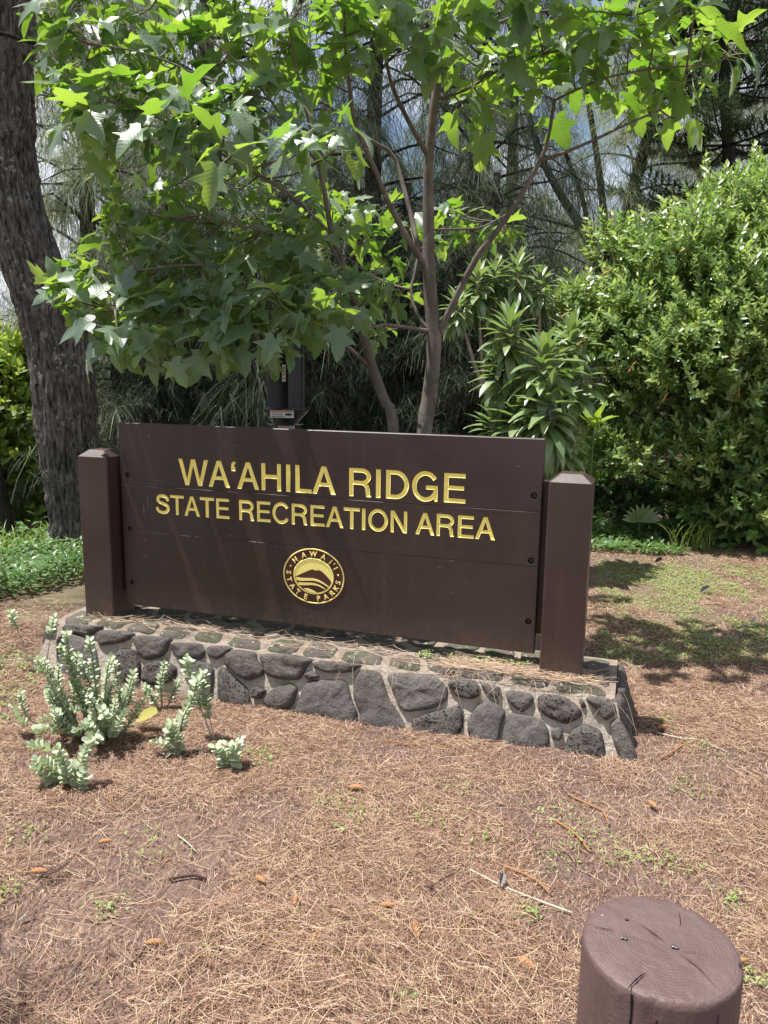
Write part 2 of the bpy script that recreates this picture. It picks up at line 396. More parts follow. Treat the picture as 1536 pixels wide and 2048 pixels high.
# bollard paint: worn glossy brown
k = NT('bollard_paint'); g = k.coord(); n = k.noise(g, 16, 6, .6); s_ = k.coord((40, 40, 3)); n2 = k.noise(s_, 1, 5, .6); f = k.noise(g, 130, 4, .6)
sp = k.noise(k.coord((30, 30, 8)), 3, 3, .6)
dv = k.n('VectorMath', operation='LENGTH'); mp_ = k.n('Mapping'); mp_.inputs['Scale'].default_value = (1, 1, 0); k.l(k.n('TexCoord').outputs['Object'], mp_.inputs[0]); k.l(mp_.outputs[0], dv.inputs[0]); ring_ = k.math('SINE', k.math('MULTIPLY', k.math('ADD', dv.outputs['Value'], k.math('MULTIPLY', n, .012)), 1100.0))
c = k.mix(n, (.072, .041, .036), (.130, .085, .078)); c = k.mix(k.ramp(sp, [(.74, 0.), (.78, .5)]), c, (.36, .31, .29))
BOLL = k.done(k.bsdf(c, k.math('ADD', .42, k.math('MULTIPLY', n, .3)), .4, k.bump(f, .3, .003, k.bump(n2, .5, .01, k.bump(n, .3, .012, k.bump(ring_, .12, .003))))))
CRACK = NT('crack_dark'); CRACK = CRACK.done(CRACK.bsdf((.012, .009, .008), .9, .1))
KNOT = NT('wet_knot'); KNOT = KNOT.done(KNOT.bsdf((.09, .07, .065), .15, .6))

# ------------------------------------------------------------------ ground
PILE = [(-.10, 1.66, .28, .045), (1.25, 2.95, .35, .03), (.75, 3.05, .4, .025)]
def gh(x, y):
    x = np.asarray(x, float); y = np.asarray(y, float)
    h = .05 * (fbm(x * .9 + 3, y * .9, 1.3, 3) - .45) + .016 * (fbm(x * 7, y * 7, 4.1, 3) - .45)
    for a, b, s, t in PILE: h = h + t * np.exp(-((x - a) ** 2 + (y - b) ** 2) / (s * s))
    return h
def axis(lo, hi, step, far, n):
    near = np.arange(lo, hi, step); g = np.geomspace(step, far, n)
    return np.concatenate([lo - np.cumsum(g)[::-1], near, hi + np.cumsum(g)])
gx = axis(-3.6, 4.2, .035, 60, 34); gy = axis(.2, 8.0, .035, 60, 34)
GX, GY = np.meshgrid(gx, gy, indexing='ij')
GZ = gh(GX, GY)
nx, ny = len(gx), len(gy)
idx = (np.arange(nx - 1)[:, None] * ny + np.arange(ny - 1)[None])
GF = np.stack([idx, idx + ny, idx + ny + 1, idx + 1], -1).reshape(-1, 4)
k = NT('forest_floor'); g = k.coord((1, 1, 1), 'World')
n1 = k.noise(g, 1.3, 6, .6, .4); n2 = k.noise(g, 9, 6, .65); n3 = k.noise(g, 120, 5, .7)
strand = None
for i, (a, sc) in enumerate(((.2, 70), (.9, 62), (1.7, 75), (2.5, 66))):
    st = k.noise(k.coord((1, .10, 1), 'World', (0, 0, a)), sc, 4, .65, 1.6)
    st = k.ramp(st, [(.52, 0.), (.66, 1.)]); strand = st if strand is None else k.math('MAXIMUM', strand, st)
dirt = k.mix(n2, (.085, .052, .045), (.175, .115, .098)); dirt = k.mix(k.ramp(k.noise(g, 260, 3, .6), [(.55, 0.), (.72, .8)]), dirt, (.42, .31, .25)); lit = k.mix(n3, (.24, .155, .112), (.50, .35, .255))
c = k.mix(k.math('MULTIPLY', strand, k.ramp(n1, [(.35, .05), (.65, .85)])), dirt, lit)
gm = k.n('TexNoise'); gm.inputs['Scale'].default_value = 1.1; gm.inputs['Detail'].default_value = 7; gm.inputs['Roughness'].default_value = .68
k.l(g, gm.inputs['Vector']); sp = k.n('SeparateXYZ'); k.l(g, sp.inputs[0])
band = k.math('MULTIPLY', k.ramp(k.math('DIVIDE', sp.outputs[1], 10.0), [(.36, 0.), (.48, 1.), (.66, 1.), (.73, .6)]), k.ramp(gm.outputs[0], [(.42, 0.), (.58, .85)]))
c = k.mix(k.math('MULTIPLY', band, k.ramp(n3, [(.40, .1), (.62, .9)])), c, (.20, .215, .085))
GROUNDM = k.done(k.bsdf(c, .95, .12, k.bump(strand, .5, .01, k.bump(n3, .7, .012, k.bump(n2, .5, .03)))))
put('ground', np_mesh('ground', np.stack([GX, GY, GZ], -1), GF), GROUNDM, kind='structure')

# ------------------------------------------------------------------ sign coordinates
YAW = math.radians(-17.915)
U = np.array([math.cos(YAW), math.sin(YAW), 0]); N = np.array([math.sin(YAW), -math.cos(YAW), 0])
S0 = np.array([-1.3942544, 4.032, 0.0])
PW, ZT, ZB = 2.1963, 1.3153, 0.3337
def P(u, n, z): return S0 + U * u + N * n + np.array([0, 0, z])
def PV(a): a = np.asarray(a, float); return S0 + a[..., :1] * U + a[..., 1:2] * N + a[..., 2:3] * np.array([0, 0, 1.])

# ------------------------------------------------------------------ stone base
ZBASE = .262
def ztop(n): return ZBASE - .035 * np.clip((np.asarray(n) - .08) / .09, 0, 1) ** 2
def nfront(z): return .27 - .1 * z / .27
def nback(z): return -.34 + .09 * z / .27
def uleft(z): return -.41 + .085 * z / .27
def uright(z): return 2.635 - .075 * z / .27
base = thing('stone_base', P(1.1, 0, 0), 'low battered base of dark lava stones in pale mortar under the brown sign', 'stone base')
mb = MB()
def patch(fn, na, nb, amp, nrm):
    A, B = np.meshgrid(np.linspace(0, 1, na), np.linspace(0, 1, nb), indexing='ij')
    V = fn(A, B); n = amp * (fbm(V[..., 0] * 9, V[..., 1] * 9, V[..., 2] * 9, 4) - .5)
    edge = np.minimum(np.minimum(A, 1 - A) * na / 3, np.minimum(B, 1 - B) * nb / 3).clip(0, 1)
    V = V + (n * edge)[..., None] * nrm
    i = np.arange(na - 1)[:, None] * nb + np.arange(nb - 1)[None]
    return V.reshape(-1, 3), np.stack([i, i + nb, i + nb + 1, i + 1], -1).reshape(-1, 4)
def q(A, B, f): return PV(np.stack(f(A, B), -1))
zl = lambda B: -.08 + B * (ZBASE + .08 - .030)
mb.add(*patch(lambda A, B: q(A, B, lambda a, b: (uleft(zl(b)) * (1 - a) + uright(zl(b)) * a, nfront(zl(b)), zl(b))), 130, 20, .030, N))
mb.add(*patch(lambda A, B: q(A, B, lambda a, b: (uleft(zl(b)) * (1 - a) + uright(zl(b)) * a, nback(zl(b)), zl(b))), 90, 10, .02, N))
mb.add(*patch(lambda A, B: q(A, B, lambda a, b: (uleft(zl(b)), nfront(zl(b)) * (1 - a) + nback(zl(b)) * a, zl(b))), 28, 16, .02, U))
mb.add(*patch(lambda A, B: q(A, B, lambda a, b: (uright(zl(b)), nfront(zl(b)) * (1 - a) + nback(zl(b)) * a, zl(b))), 28, 16, .02, U))
mb.add(*patch(lambda A, B: q(A, B, lambda a, b: (uleft(ZBASE) * (1 - a) + uright(ZBASE) * a, nfront(ZBASE) * (1 - b) + nback(ZBASE) * b, ztop(nfront(ZBASE) * (1 - b) + nback(ZBASE) * b) + 0 * a)), 130, 40, .034, np.array([0, 0, 1.])))
part('mortar', mb, MORTAR, base)

def chaikin(p, it=2):
    p = np.asarray(p, float)
    for _ in range(it):
        nx_ = np.roll(p, -1, 0); p = np.stack([.86 * p + .14 * nx_, .14 * p + .86 * nx_], 1).reshape(-1, 2)
    return p
def stone(poly, to3, nrm, mat, h=.026, seed=0, it=2, grow=1.0):
    o = chaikin(poly, it); c = o.mean(0); o = c + (o - c) * grow; n_ = len(o)
    rings = [(1.02, -.03), (1.0, .000), (.95, h * .62), (.84, h * .95), (.6, h * 1.12), (.3, h * 1.16)]
    V = []
    for s_, d in rings:
        p = c + (o - c) * s_
        ns = (fbm(p[:, 0] * 26 + seed, p[:, 1] * 26, seed * .7, 4) - .47) * (.034 if s_ < .99 else .012)
        V.append(to3(p) + (d + ns)[:, None] * nrm)
    V.append((to3(c[None]) + h * 1.15 * nrm)); V = np.concatenate(V)
    F4 = []; k_ = len(rings)
    for i in range(k_ - 1):
        j = np.arange(n_); F4.append(np.stack([i * n_ + j, i * n_ + (j + 1) % n_, (i + 1) * n_ + (j + 1) % n_, (i + 1) * n_ + j], -1))
    j = np.arange(n_); F3 = np.stack([(k_ - 1) * n_ + j, (k_ - 1) * n_ + (j + 1) % n_, np.full(n_, k_ * n_)], -1)
    m = MB(); m.add(V, [np.concatenate(F4), F3]); return part('stone', m, mat, base)
STONES = [('r',[(-0.254,0.239),(-0.226,0.284),(-0.035,0.295),(-0.049,0.261),(-0.074,0.212),(-0.231,0.212)]),
('r',[(-0.034,0.246),(-0.018,0.264),(0.115,0.282),(0.169,0.267),(0.157,0.229),(0.113,0.196),(-0.005,0.166),(-0.033,0.196)]),
('r',[(0.185,0.244),(0.211,0.263),(0.38,0.277),(0.394,0.255),(0.384,0.186),(0.364,0.16),(0.281,0.13),(0.236,0.149),(0.193,0.205)]),
('s',[(0.409,0.232),(0.431,0.247),(0.569,0.262),(0.603,0.211),(0.587,0.17),(0.463,0.159),(0.411,0.197)]),
('s',[(0.607,0.239),(0.637,0.262),(0.71,0.274),(0.742,0.258),(0.721,0.216),(0.671,0.179),(0.626,0.19)]),
('p',[(0.087,0.127),(0.12,0.164),(0.202,0.165),(0.244,0.113),(0.262,0.028),(0.195,0.011),(0.117,0.042)]),
('r',[(-0.278,0.182),(-0.196,0.203),(-0.064,0.193),(-0.015,0.116),(0.026,0.007),(-0.1,-0.017),(-0.236,-0.009)]),
('s',[(0.557,0.127),(0.579,0.161),(0.638,0.152),(0.667,0.125),(0.677,0.002),(0.562,0.003)]),
('p',[(0.276,0.105),(0.368,0.144),(0.453,0.114),(0.454,0.06),(0.355,0.016),(0.277,0.03)]),
('r',[(0.718,0.208),(0.764,0.254),(0.881,0.249),(0.888,0.206),(0.935,0.167),(0.935,0.138),(0.862,0.107),(0.816,0.116),(0.728,0.157)]),
('r',[(0.905,0.237),(0.941,0.256),(1.06,0.271),(1.173,0.257),(1.148,0.2),(1.124,0.143),(1.014,0.133),(0.961,0.141),(0.938,0.175),(0.91,0.208)]),
('r',[(1.184,0.24),(1.231,0.259),(1.386,0.274),(1.416,0.264),(1.386,0.218),(1.34,0.198),(1.25,0.191),(1.193,0.212)]),
('p',[(0.696,0.131),(0.72,0.149),(0.791,0.106),(0.86,0.07),(0.898,0.002),(0.878,-0.029),(0.722,-0.006)]),
('p',[(0.887,0.066),(0.909,0.087),(0.964,0.076),(0.944,0.037),(0.902,0.032)]),
('r',[(1.02,0.098),(1.085,0.12),(1.122,0.103),(1.108,0.03),(1.079,0.005),(1.002,0.002),(0.955,0.024),(0.975,0.063)]),
('s',[(1.161,0.123),(1.191,0.144),(1.345,0.165),(1.368,0.149),(1.398,0.082),(1.427,0.045),(1.427,-0.011),(1.372,-0.018),(1.24,-0.009),(1.131,-0.002),(1.139,0.049)]),
('s',[(1.4,0.174),(1.425,0.226),(1.496,0.234),(1.531,0.211),(1.575,0.119),(1.621,0.071),(1.667,0.016),(1.664,-0.018),(1.564,-0.026),(1.461,-0.02),(1.448,0.041),(1.411,0.098)]),
('s',[(1.565,0.222),(1.59,0.242),(1.759,0.259),(1.799,0.237),(1.838,0.194),(1.84,0.147),(1.777,0.105),(1.667,0.077),(1.625,0.099),(1.594,0.156),(1.57,0.188)]),
('r',[(1.149,0.168),(1.184,0.19),(1.229,0.167),(1.17,0.146)]),
('p',[(1.843,0.22),(1.88,0.255),(1.961,0.258),(1.986,0.231),(1.992,0.185),(1.95,0.165),(1.89,0.168),(1.865,0.195)]),
('s',[(1.992,0.248),(2.035,0.257),(2.079,0.246),(2.081,0.196),(2.064,0.182),(2.034,0.197),(2.01,0.214)]),
('s',[(2.104,0.219),(2.138,0.237),(2.209,0.233),(2.222,0.208),(2.218,0.175),(2.183,0.141),(2.146,0.159),(2.115,0.181)]),
('p',[(2.246,0.211),(2.271,0.241),(2.34,0.243),(2.383,0.223),(2.427,0.184),(2.429,0.158),(2.372,0.122),(2.302,0.135),(2.25,0.166)]),
('r',[(2.446,0.25),(2.475,0.266),(2.535,0.268),(2.56,0.239),(2.573,0.19),(2.53,0.156),(2.494,0.192),(2.458,0.226)]),
('p',[(1.701,0.046),(1.758,0.077),(1.859,0.114),(1.909,0.131),(1.924,0.103),(1.927,0.044),(1.897,-0.02),(1.831,-0.026),(1.709,-0.014)]),
('s',[(1.952,0.08),(1.989,0.145),(2.037,0.168),(2.089,0.151),(2.11,0.128),(2.094,0.067),(2.091,0.002),(1.991,-0.013),(1.957,0.035)]),
('s',[(2.121,0.12),(2.148,0.133),(2.212,0.132),(2.276,0.118),(2.3,0.083),(2.304,0.033),(2.246,-0.008),(2.168,0.006),(2.108,0.004),(2.112,0.069)]),
('r',[(2.312,0.094),(2.352,0.109),(2.362,0.079),(2.35,0.052),(2.316,0.06)]),
('p',[(2.389,0.083),(2.413,0.112),(2.452,0.13),(2.513,0.113),(2.53,0.065),(2.542,0.005),(2.511,-0.024),(2.424,-0.019),(2.374,0.011)]),
('r',[(2.551,0.143),(2.581,0.176),(2.617,0.128),(2.662,0.048),(2.671,0.0),(2.628,-0.022),(2.599,0.026),(2.568,0.083)]),
('s',[(2.413,0.239),(2.432,0.245),(2.45,0.199),(2.434,0.188)])]
NF = (N * .27 + np.array([0, 0, .1])); NF = NF / np.linalg.norm(NF)
for i, (kind, poly) in enumerate(STONES):
    pl = np.array(poly); pl[:, 1] = np.where(pl[:, 1] > .2, .2 + (pl[:, 1] - .2) * .62, pl[:, 1])
    stone(pl, lambda p: PV(np.stack([p[:, 0], nfront(p[:, 1]), p[:, 1]], -1)), NF, {'r': STONE_R, 's': STONE_S, 'p': STONE_P}[kind], .030 if kind != 's' else .024, i, 2, 1.06)
def clip_half(poly, a, b, c):
    out = []
    for i in range(len(poly)):
        p, q_ = poly[i], poly[(i + 1) % len(poly)]; dp, dq = a * p[0] + b * p[1] - c, a * q_[0] + b * q_[1] - c
        if dp <= 0: out.append(p)
        if dp * dq < 0:
            t = dp / (dp - dq); out.append((p[0] + t * (q_[0] - p[0]), p[1] + t * (q_[1] - p[1])))
    return out
def voronoi(lo, hi, nx_, ny_, jit, seed):
    r = random.Random(seed); pts = []
    for i in range(nx_):
        for j in range(ny_):
            pts.append((lo[0] + (i + .5 + r.uniform(-jit, jit) + (.5 if j % 2 else 0) * .8 - .2) * (hi[0] - lo[0]) / nx_, lo[1] + (j + .5 + r.uniform(-jit, jit)) * (hi[1] - lo[1]) / ny_))
    cells = []
    for p in pts:
        poly = [(lo[0], lo[1]), (hi[0], lo[1]), (hi[0], hi[1]), (lo[0], hi[1])]
        for s_ in pts:
            if s_ is p or abs(s_[0] - p[0]) > 1.2: continue
            a, b = s_[0] - p[0], s_[1] - p[1]; c_ = (s_[0] ** 2 + s_[1] ** 2 - p[0] ** 2 - p[1] ** 2) / 2
            poly = clip_half(poly, a, b, c_)
            if len(poly) < 3: break
        if len(poly) >= 3: cells.append(np.array(poly))
    return cells
def shrink(poly, d):
    c = poly.mean(0); r = np.linalg.norm(poly - c, axis=1).mean(); return c + (poly - c) * max(.3, 1 - d / r)
for i, cell in enumerate(voronoi((-.31, -.235), (2.545, .168), 14, 3, .28, 3)):
    stone(shrink(cell, .020), lambda p: PV(np.stack([p[:, 0], p[:, 1], ztop(p[:, 1])], -1)), np.array([0, 0, 1.]), STONE_T, .010, 60 + i, 1)
NR = U * .27 + np.array([0, 0, .075]); NR /= np.linalg.norm(NR)
for i, cell in enumerate(voronoi((-.30, -.01), (.20, .25), 3, 2, .2, 5)):
    stone(shrink(cell, .016), lambda p: PV(np.stack([uright(p[:, 1]), p[:, 0], p[:, 1]], -1)), NR, STONE_R if i % 2 else STONE_T, .022, 120 + i, 2)
NL = -U * .27 + np.array([0, 0, .085]); NL /= np.linalg.norm(NL)
for i, cell in enumerate(voronoi((-.30, -.01), (.22, .25), 3, 2, .2, 8)):
    stone(shrink(cell, .014), lambda p: PV(np.stack([uleft(p[:, 1]), p[:, 0], p[:, 1]], -1)), NL, STONE_R, .022, 140 + i, 2)

# ------------------------------------------------------------------ park sign
sign = thing('park_sign', P(1.1, 0, ZBASE), 'brown wooden park sign with carved yellow lettering between two square posts', 'sign')
def sign_post(u0, u1, n0, n1, ztop):
    m = MB(); b = .006; ring = lambda du, z: [(u0 + du + b, n1 - du), (u1 - du - b, n1 - du), (u1 - du, n1 - du - b), (u1 - du, n0 + du + b), (u1 - du - b, n0 + du), (u0 + du + b, n0 + du), (u0 + du, n0 + du + b), (u0 + du, n1 - du - b)]
    V = []
    for du, z in ((0, ZBASE - .02), (0, .5), (0, .8), (0, ztop), (.042, ztop + .034)):
        V += [P(a, c, z) for a, c in ring(du, z)]
    F = [[i * 8 + j, i * 8 + (j + 1) % 8, (i + 1) * 8 + (j + 1) % 8, (i + 1) * 8 + j] for i in range(4) for j in range(8)]
    m.add(V, [np.array(F), np.array([[32 + j for j in range(8)]])])
    return part('post', m, POSTP, sign, False)
sign_post(-.205, -.024, -.105, .078, 1.137)
sign_post(2.231, 2.413, -.105, .082, 1.139)
for u0, u1, z0, z1 in ((2.175, 2.231, .416, 1.124), (-.024, .06, .40, 1.12)):
    m = MB(); m.add(*box((u0, -.095, z0), (u1, -.045, z1), lambda p: P(*p))); part('cleat', m, POSTP, sign, False)

# --- letter outlines, cap height 1
def arc(cx, cy, rx, ry, a0, a1, n=14):
    return [(cx + rx * math.cos(math.radians(a)), cy + ry * math.sin(math.radians(a))) for a in np.linspace(a0, a1, n)]
def s_glyph():
    c = smooth_path(np.array([(.80, .69, 0), (.775, .80, 0), (.68, .895, 0), (.50, .935, 0), (.30, .905, 0), (.20, .80, 0), (.205, .68, 0), (.31, .59, 0), (.50, .535, 0), (.69, .475, 0), (.80, .385, 0), (.80, .24, 0), (.69, .115, 0), (.49, .065, 0), (.28, .105, 0), (.17, .20, 0), (.14, .32, 0)]), 44)[:, :2]
    t = np.gradient(c, axis=0); t /= np.linalg.norm(t, axis=1)[:, None]; nn = np.stack([-t[:, 1], t[:, 0]], 1) * .07
    return [list(map(tuple, c + nn)) + list(map(tuple, (c - nn)[::-1]))]
G = {
 'I': (.387, [[(.12, 0), (.265, 0), (.265, 1), (.12, 1)]]),
 'L': (.774, [[(.11, 0), (.74, 0), (.74, .125), (.25, .125), (.25, 1), (.11, 1)]]),
 'E': (.929, [[(.12, 0), (.86, 0), (.86, .125), (.26, .125), (.26, .45), (.80, .45), (.80, .57), (.26, .57), (.26, .875), (.84, .875), (.84, 1), (.12, 1)]]),
 'T': (.851, [[(.355, 0), (.50, 0), (.50, .875), (.83, .875), (.83, 1), (.025, 1), (.025, .875), (.355, .875)]]),
 'H': (1.006, [[(.11, 0), (.25, 0), (.25, .455), (.755, .455), (.755, 0), (.895, 0), (.895, 1), (.755, 1), (.755, .58), (.25, .58), (.25, 1), (.11, 1)]]),
 'A': (.929, [[(.015, 0), (.17, 0), (.27, .285), (.66, .285), (.755, 0), (.915, 0), (.545, 1), (.385, 1)], [(.315, .405), (.615, .405), (.465, .84)]]),
 'W': (1.315, [[(.295, 0), (.445, 0), (.655, .79), (.865, 0), (1.015, 0), (1.30, 1), (1.145, 1), (.94, .215), (.735, 1), (.575, 1), (.375, .215), (.17, 1), (.015, 1)]]),
 'N': (1.006, [[(.105, 0), (.24, 0), (.24, .78), (.735, 0), (.90, 0), (.90, 1), (.765, 1), (.765, .22), (.275, 1), (.105, 1)]]),
 'O': (1.084, [arc(.54, .5, .49, .525, 0, 350, 36), arc(.54, .5, .345, .395, 0, 350, 36)]),
 'D': (1.006, [[(.11, 0), (.45, 0)] + arc(.45, .5, .48, .5, -88, 88, 20) + [(.45, 1), (.11, 1)], [(.25, .125), (.44, .125)] + arc(.44, .5, .345, .375, -86, 86, 18) + [(.44, .875), (.25, .875)]]),
 'R': (1.006, [[(.11, 0), (.25, 0), (.25, .425), (.57, .425), (.66, .40), (.715, .32), (.735, .15), (.765, 0), (.925, 0), (.885, .10), (.87, .28), (.83, .41), (.76, .475)] + arc(.59, .725, .325, .275, -40, 86, 14) + [(.59, 1), (.11, 1)], [(.25, .55), (.56, .55)] + arc(.56, .7125, .22, .1625, -85, 85, 12) + [(.56, .875), (.25, .875)]]),
 'C': (1.006, [arc(.53, .5, .475, .525, 36, 324, 30) + arc(.53, .5, .335, .395, 325, 35, 26)]),
 'G': (1.084, [arc(.53, .5, .475, .525, 36, 308, 30) + [(.845, .135), (.865, .0), (.96, .0), (.96, .53), (.56, .53), (.56, .41), (.825, .41)] + arc(.53, .5, .335, .395, -20, -325, 26)]),
 'S': (.929, s_glyph()),
 'q': (.309, [[(.075, .66), (.225, .66), (.225, .80), (.165, .80), (.175, .89), (.235, .945), (.235, 1.0), (.15, .985), (.09, .92), (.075, .83)]]),
}
def area2(p): p = np.asarray(p); q_ = np.roll(p, -1, 0); return (p[:, 0] * q_[:, 1] - q_[:, 0] * p[:, 1]).sum()
def inset(p, d):
    """p: ccw polygon -> miter inset by d (cw polygons grow)"""
    p = np.asarray(p, float); a = unit(p - np.roll(p, 1, 0)); b = unit(np.roll(p, -1, 0) - p)
    na = np.stack([-a[:, 1], a[:, 0]], 1); nb = np.stack([-b[:, 1], b[:, 0]], 1)
    m = na + nb; m = m / np.maximum((m * m).sum(1) / 2, .35)[:, None]
    return p + m * d
LETTERS = []     # (plank index, outlines in (u,z))
def set_word(word, u0, u1, zb, cap, plank):
    adv = [G[c][0] for c in word]; lsb = min(x for x, y in G[word[0]][1][0]); last = G[word[-1]]
    wid = sum(adv) - lsb - (last[0] - max(x for x, y in last[1][0])); sx_ = (u1 - u0) / wid; x = u0 - lsb * sx_
    for c, a in zip(word, adv):
        outs = []
        for i, o in enumerate(G[c][1]):
            p = np.array([(x + px * sx_, zb + py * cap) for px, py in o])
            if (area2(p) > 0) != (i == 0): p = p[::-1]
            outs.append(inset(p, -.0013 if cap > .12 else -.0010))
        LETTERS.append((plank, outs)); x += a * sx_
set_word('WAqAHILA', .357, 1.218, 1.010, .132, 0)
set_word('RIDGE', 1.290, 1.852, 1.010, .132, 0)
set_word('STATE', .213, .643, .850, .101, 1)
set_word('RECREATION', .700, 1.578, .850, .101, 1)
set_word('AREA', 1.622, 1.994, .850, .101, 1)

BOLTS = [(.045, 1.042), (.046, .750 + .004), (.047, .462), (2.161, 1.064), (2.162, .769), (2.163, .485)]
SEAMS = [ZT, .992, .7425, ZB]
planks = []
def circle(u, z, r, n=18): return np.array([(u + r * math.cos(t), z + r * math.sin(t)) for t in np.linspace(0, 2 * math.pi, n, endpoint=False)])
for i in range(3):
    z1, z0 = SEAMS[i] - (.0003 if i else 0), SEAMS[i + 1] + (.0003 if i < 2 else 0)
    b = .0007 if i else .003; bb = .0007 if i < 2 else .004
    outer = np.array([(.004, z0 + bb), (PW - .004, z0 + bb), (PW - .004, z1 - b), (.004, z1 - b)])
    rim = np.array([(0, z0), (PW, z0), (PW, z1), (0, z1)])
    holes = [o[0] for pl, o in LETTERS if pl == i] + [circle(u, z, .0145) for u, z in BOLTS if z0 < z < z1]
    islands = [h for pl, o in LETTERS if pl == i for h in o[1:]]
    m = MB()
    loops = [outer] + [h[::-1] for h in holes]
    V2 = np.concatenate(loops); tri = tessellate_polygon([[Vector((a, c, 0)) for a, c in lp] for lp in loops])
    m.add(PV(np.stack([V2[:, 0], np.zeros(len(V2)), V2[:, 1]], -1)), np.array(tri))
    for h in islands:
        h = h[::-1]; tri = tessellate_polygon([[Vector((a, c, 0)) for a, c in h]])
        m.add(PV(np.stack([h[:, 0], np.zeros(len(h)), h[:, 1]], -1)), np.array(tri))
    # bevelled rim, sides and back
    V = [P(a, 0, c) for a, c in outer] + [P(a, -.004, c) for a, c in rim] + [P(a, -.042, c) for a, c in rim]
    F = [[r_ * 4 + j, r_ * 4 + (j + 1) % 4, r_ * 4 + 4 + (j + 1) % 4, r_ * 4 + 4 + j] for r_ in (0, 1) for j in range(4)] + [[8, 9, 10, 11]]
    m.add(V, np.array(F))
    planks.append(part('plank', m, PAINT, sign, False))
for pl, outs in LETTERS:       # V-carved letters: sloping walls down to a narrow floor
    d = .0078 if pl == 0 else .0058
    m = MB(); ins = []
    for o in outs:
        q_ = inset(o, d * .92); ins.append(q_); n_ = len(o); j = np.arange(n_)
        V = np.concatenate([PV(np.stack([o[:, 0], 0 * o[:, 0], o[:, 1]], -1)), PV(np.stack([q_[:, 0], 0 * q_[:, 0] - d, q_[:, 1]], -1))])
        m.add(V, np.stack([j, (j + 1) % n_, n_ + (j + 1) % n_, n_ + j], -1))
    V2 = np.concatenate(ins); tri = tessellate_polygon([[Vector((a, c, 0)) for a, c in lp] for lp in ins])
    m.add(PV(np.stack([V2[:, 0], 0 * V2[:, 0] - d, V2[:, 1]], -1)), np.array(tri))
    part('letter', m, GOLD, planks[pl], False)
for u, z in BOLTS:
    m = MB(); c0 = circle(u, z, .0145); j = np.arange(18)
    V = np.concatenate([PV(np.stack([c0[:, 0], np.full(18, d), c0[:, 1]], -1)) for d in (0, -.022)]); m.add(V, [np.stack([j, (j + 1) % 18, 18 + (j + 1) % 18, 18 + j], -1), np.array([18 + j])])
    h = circle(u + .001, z - .001, .0085, 6); j = np.arange(6)
    V = np.concatenate([PV(np.stack([h[:, 0], np.full(6, d), h[:, 1]], -1)) for d in (-.022, -.008)]); m.add(V, [np.stack([j, (j + 1) % 6, 6 + (j + 1) % 6, 6 + j], -1), np.array([6 + j])])
    part('bolt', m, BOLT, sign, False)
# scratches and chips: bare wood lines along the plank seams and on the left
k = NT('bare_wood'); BARE = k.done(k.bsdf((.42, .37, .33), .8, .2))
k = NT('red_primer'); PRIM = k.done(k.bsdf((.13, .045, .04), .6, .3))
m = MB(); rr = random.Random(4)
def chip(u0, z0, u1, z1, wd):
    p = np.array([[u0, z0], [u1, z1]]); n_ = 7; t = np.linspace(0, 1, n_)[:, None]; c_ = p[0] * (1 - t) + p[1] * t
    d = unit(p[1:2] - p[:1])[0]; s_ = np.array([-d[1], d[0]]); wv = wd * np.sin(np.pi * (t * .9 + .05)) * np.array([[rr.uniform(.4, 1.3)] for _ in range(n_)])
    a, b_ = c_ + s_ * wv, c_ - s_ * wv; V = np.concatenate([a, b_]); j = np.arange(n_ - 1)
    m.add(PV(np.stack([V[:, 0], np.full(2 * n_, .0012), V[:, 1]], -1)), np.stack([j, j + 1, n_ + j + 1, n_ + j], -1))
for a, b_, wd in ((.0, .09, .0006), (.33, .52, .0012), (.44, .56, .0024), (.62, .70, .0009), (.78, .98, .0013), (1.28, 1.47, .0020), (1.78, 2.18, .0008), (.12, .25, .0006)):
    chip(a, .990 + rr.uniform(-.001, .001), b_, .989, wd)
for a, b_, wd in ((.05, .3, .0005), (.34, .42, .0012), (.75, .80, .0022), (.80, .84, .0015), (.44, .48, .001)):
    chip(a, .7435, b_, .7425, wd)
chip(.137, .90, .139, .828, .0011); chip(.138, .705, .139, .695, .002); chip(.163, .94, .165, .87, .0005); chip(.181, 1.245, .192, 1.258, .0014)
for _ in range(60):
    u = rr.uniform(.03, 2.15); z = rr.uniform(.36, 1.29); l = rr.choice((.002, .003, .02, .035)); chip(u, z, u + l, z + rr.uniform(-.001, .001), .0004 if l > .01 else .0009)
part('paint_chips', m, BARE, sign, False, kind='stuff')

# --- oval emblem
EC = (1.105, .5955); ERX, ERZ = .160, .137
emb_m = MB()
def eloop(rx, rz, n_=64): return np.array([(EC[0] + rx * math.cos(t), EC[1] + rz * math.sin(t)) for t in np.linspace(0, 2 * math.pi, n_, endpoint=False)])
o = eloop(ERX - .002, ERZ - .002); V = np.concatenate([PV(np.stack([o[:, 0], np.full(64, d), o[:, 1]], -1)) for d in (-.004, .0015)]); j = np.arange(64)
emb_m.add(V, [np.stack([j, (j + 1) % 64, 64 + (j + 1) % 64, 64 + j], -1), np.array([64 + j])])
emblem = part('emblem', emb_m, LOGOB, sign, False)
def oval_ring(rx, rz, r, mat):
    c_ = eloop(rx, rz, 72); c3 = PV(np.stack([c_[:, 0], np.full(72, .002), c_[:, 1]], -1)); kk = 8; V = []
    cen = P(EC[0], .002, EC[1])
    for p in c3:
        d = p - cen; d /= np.linalg.norm(d)
        V += [p + d * r * math.cos(a) + N * r * .45 * math.sin(a) for a in np.linspace(0, 2 * math.pi, kk, endpoint=False)]
    I = np.arange(72)[:, None] * kk; I2 = (np.arange(72)[:, None] + 1) % 72 * kk; J = np.arange(kk)[None]; J2 = (J + 1) % kk
    m_ = MB(); m_.add(V, np.stack([I + J, I2 + J, I2 + J2, I + J2], -1).reshape(-1, 4)); part('ring', m_, mat, emblem)
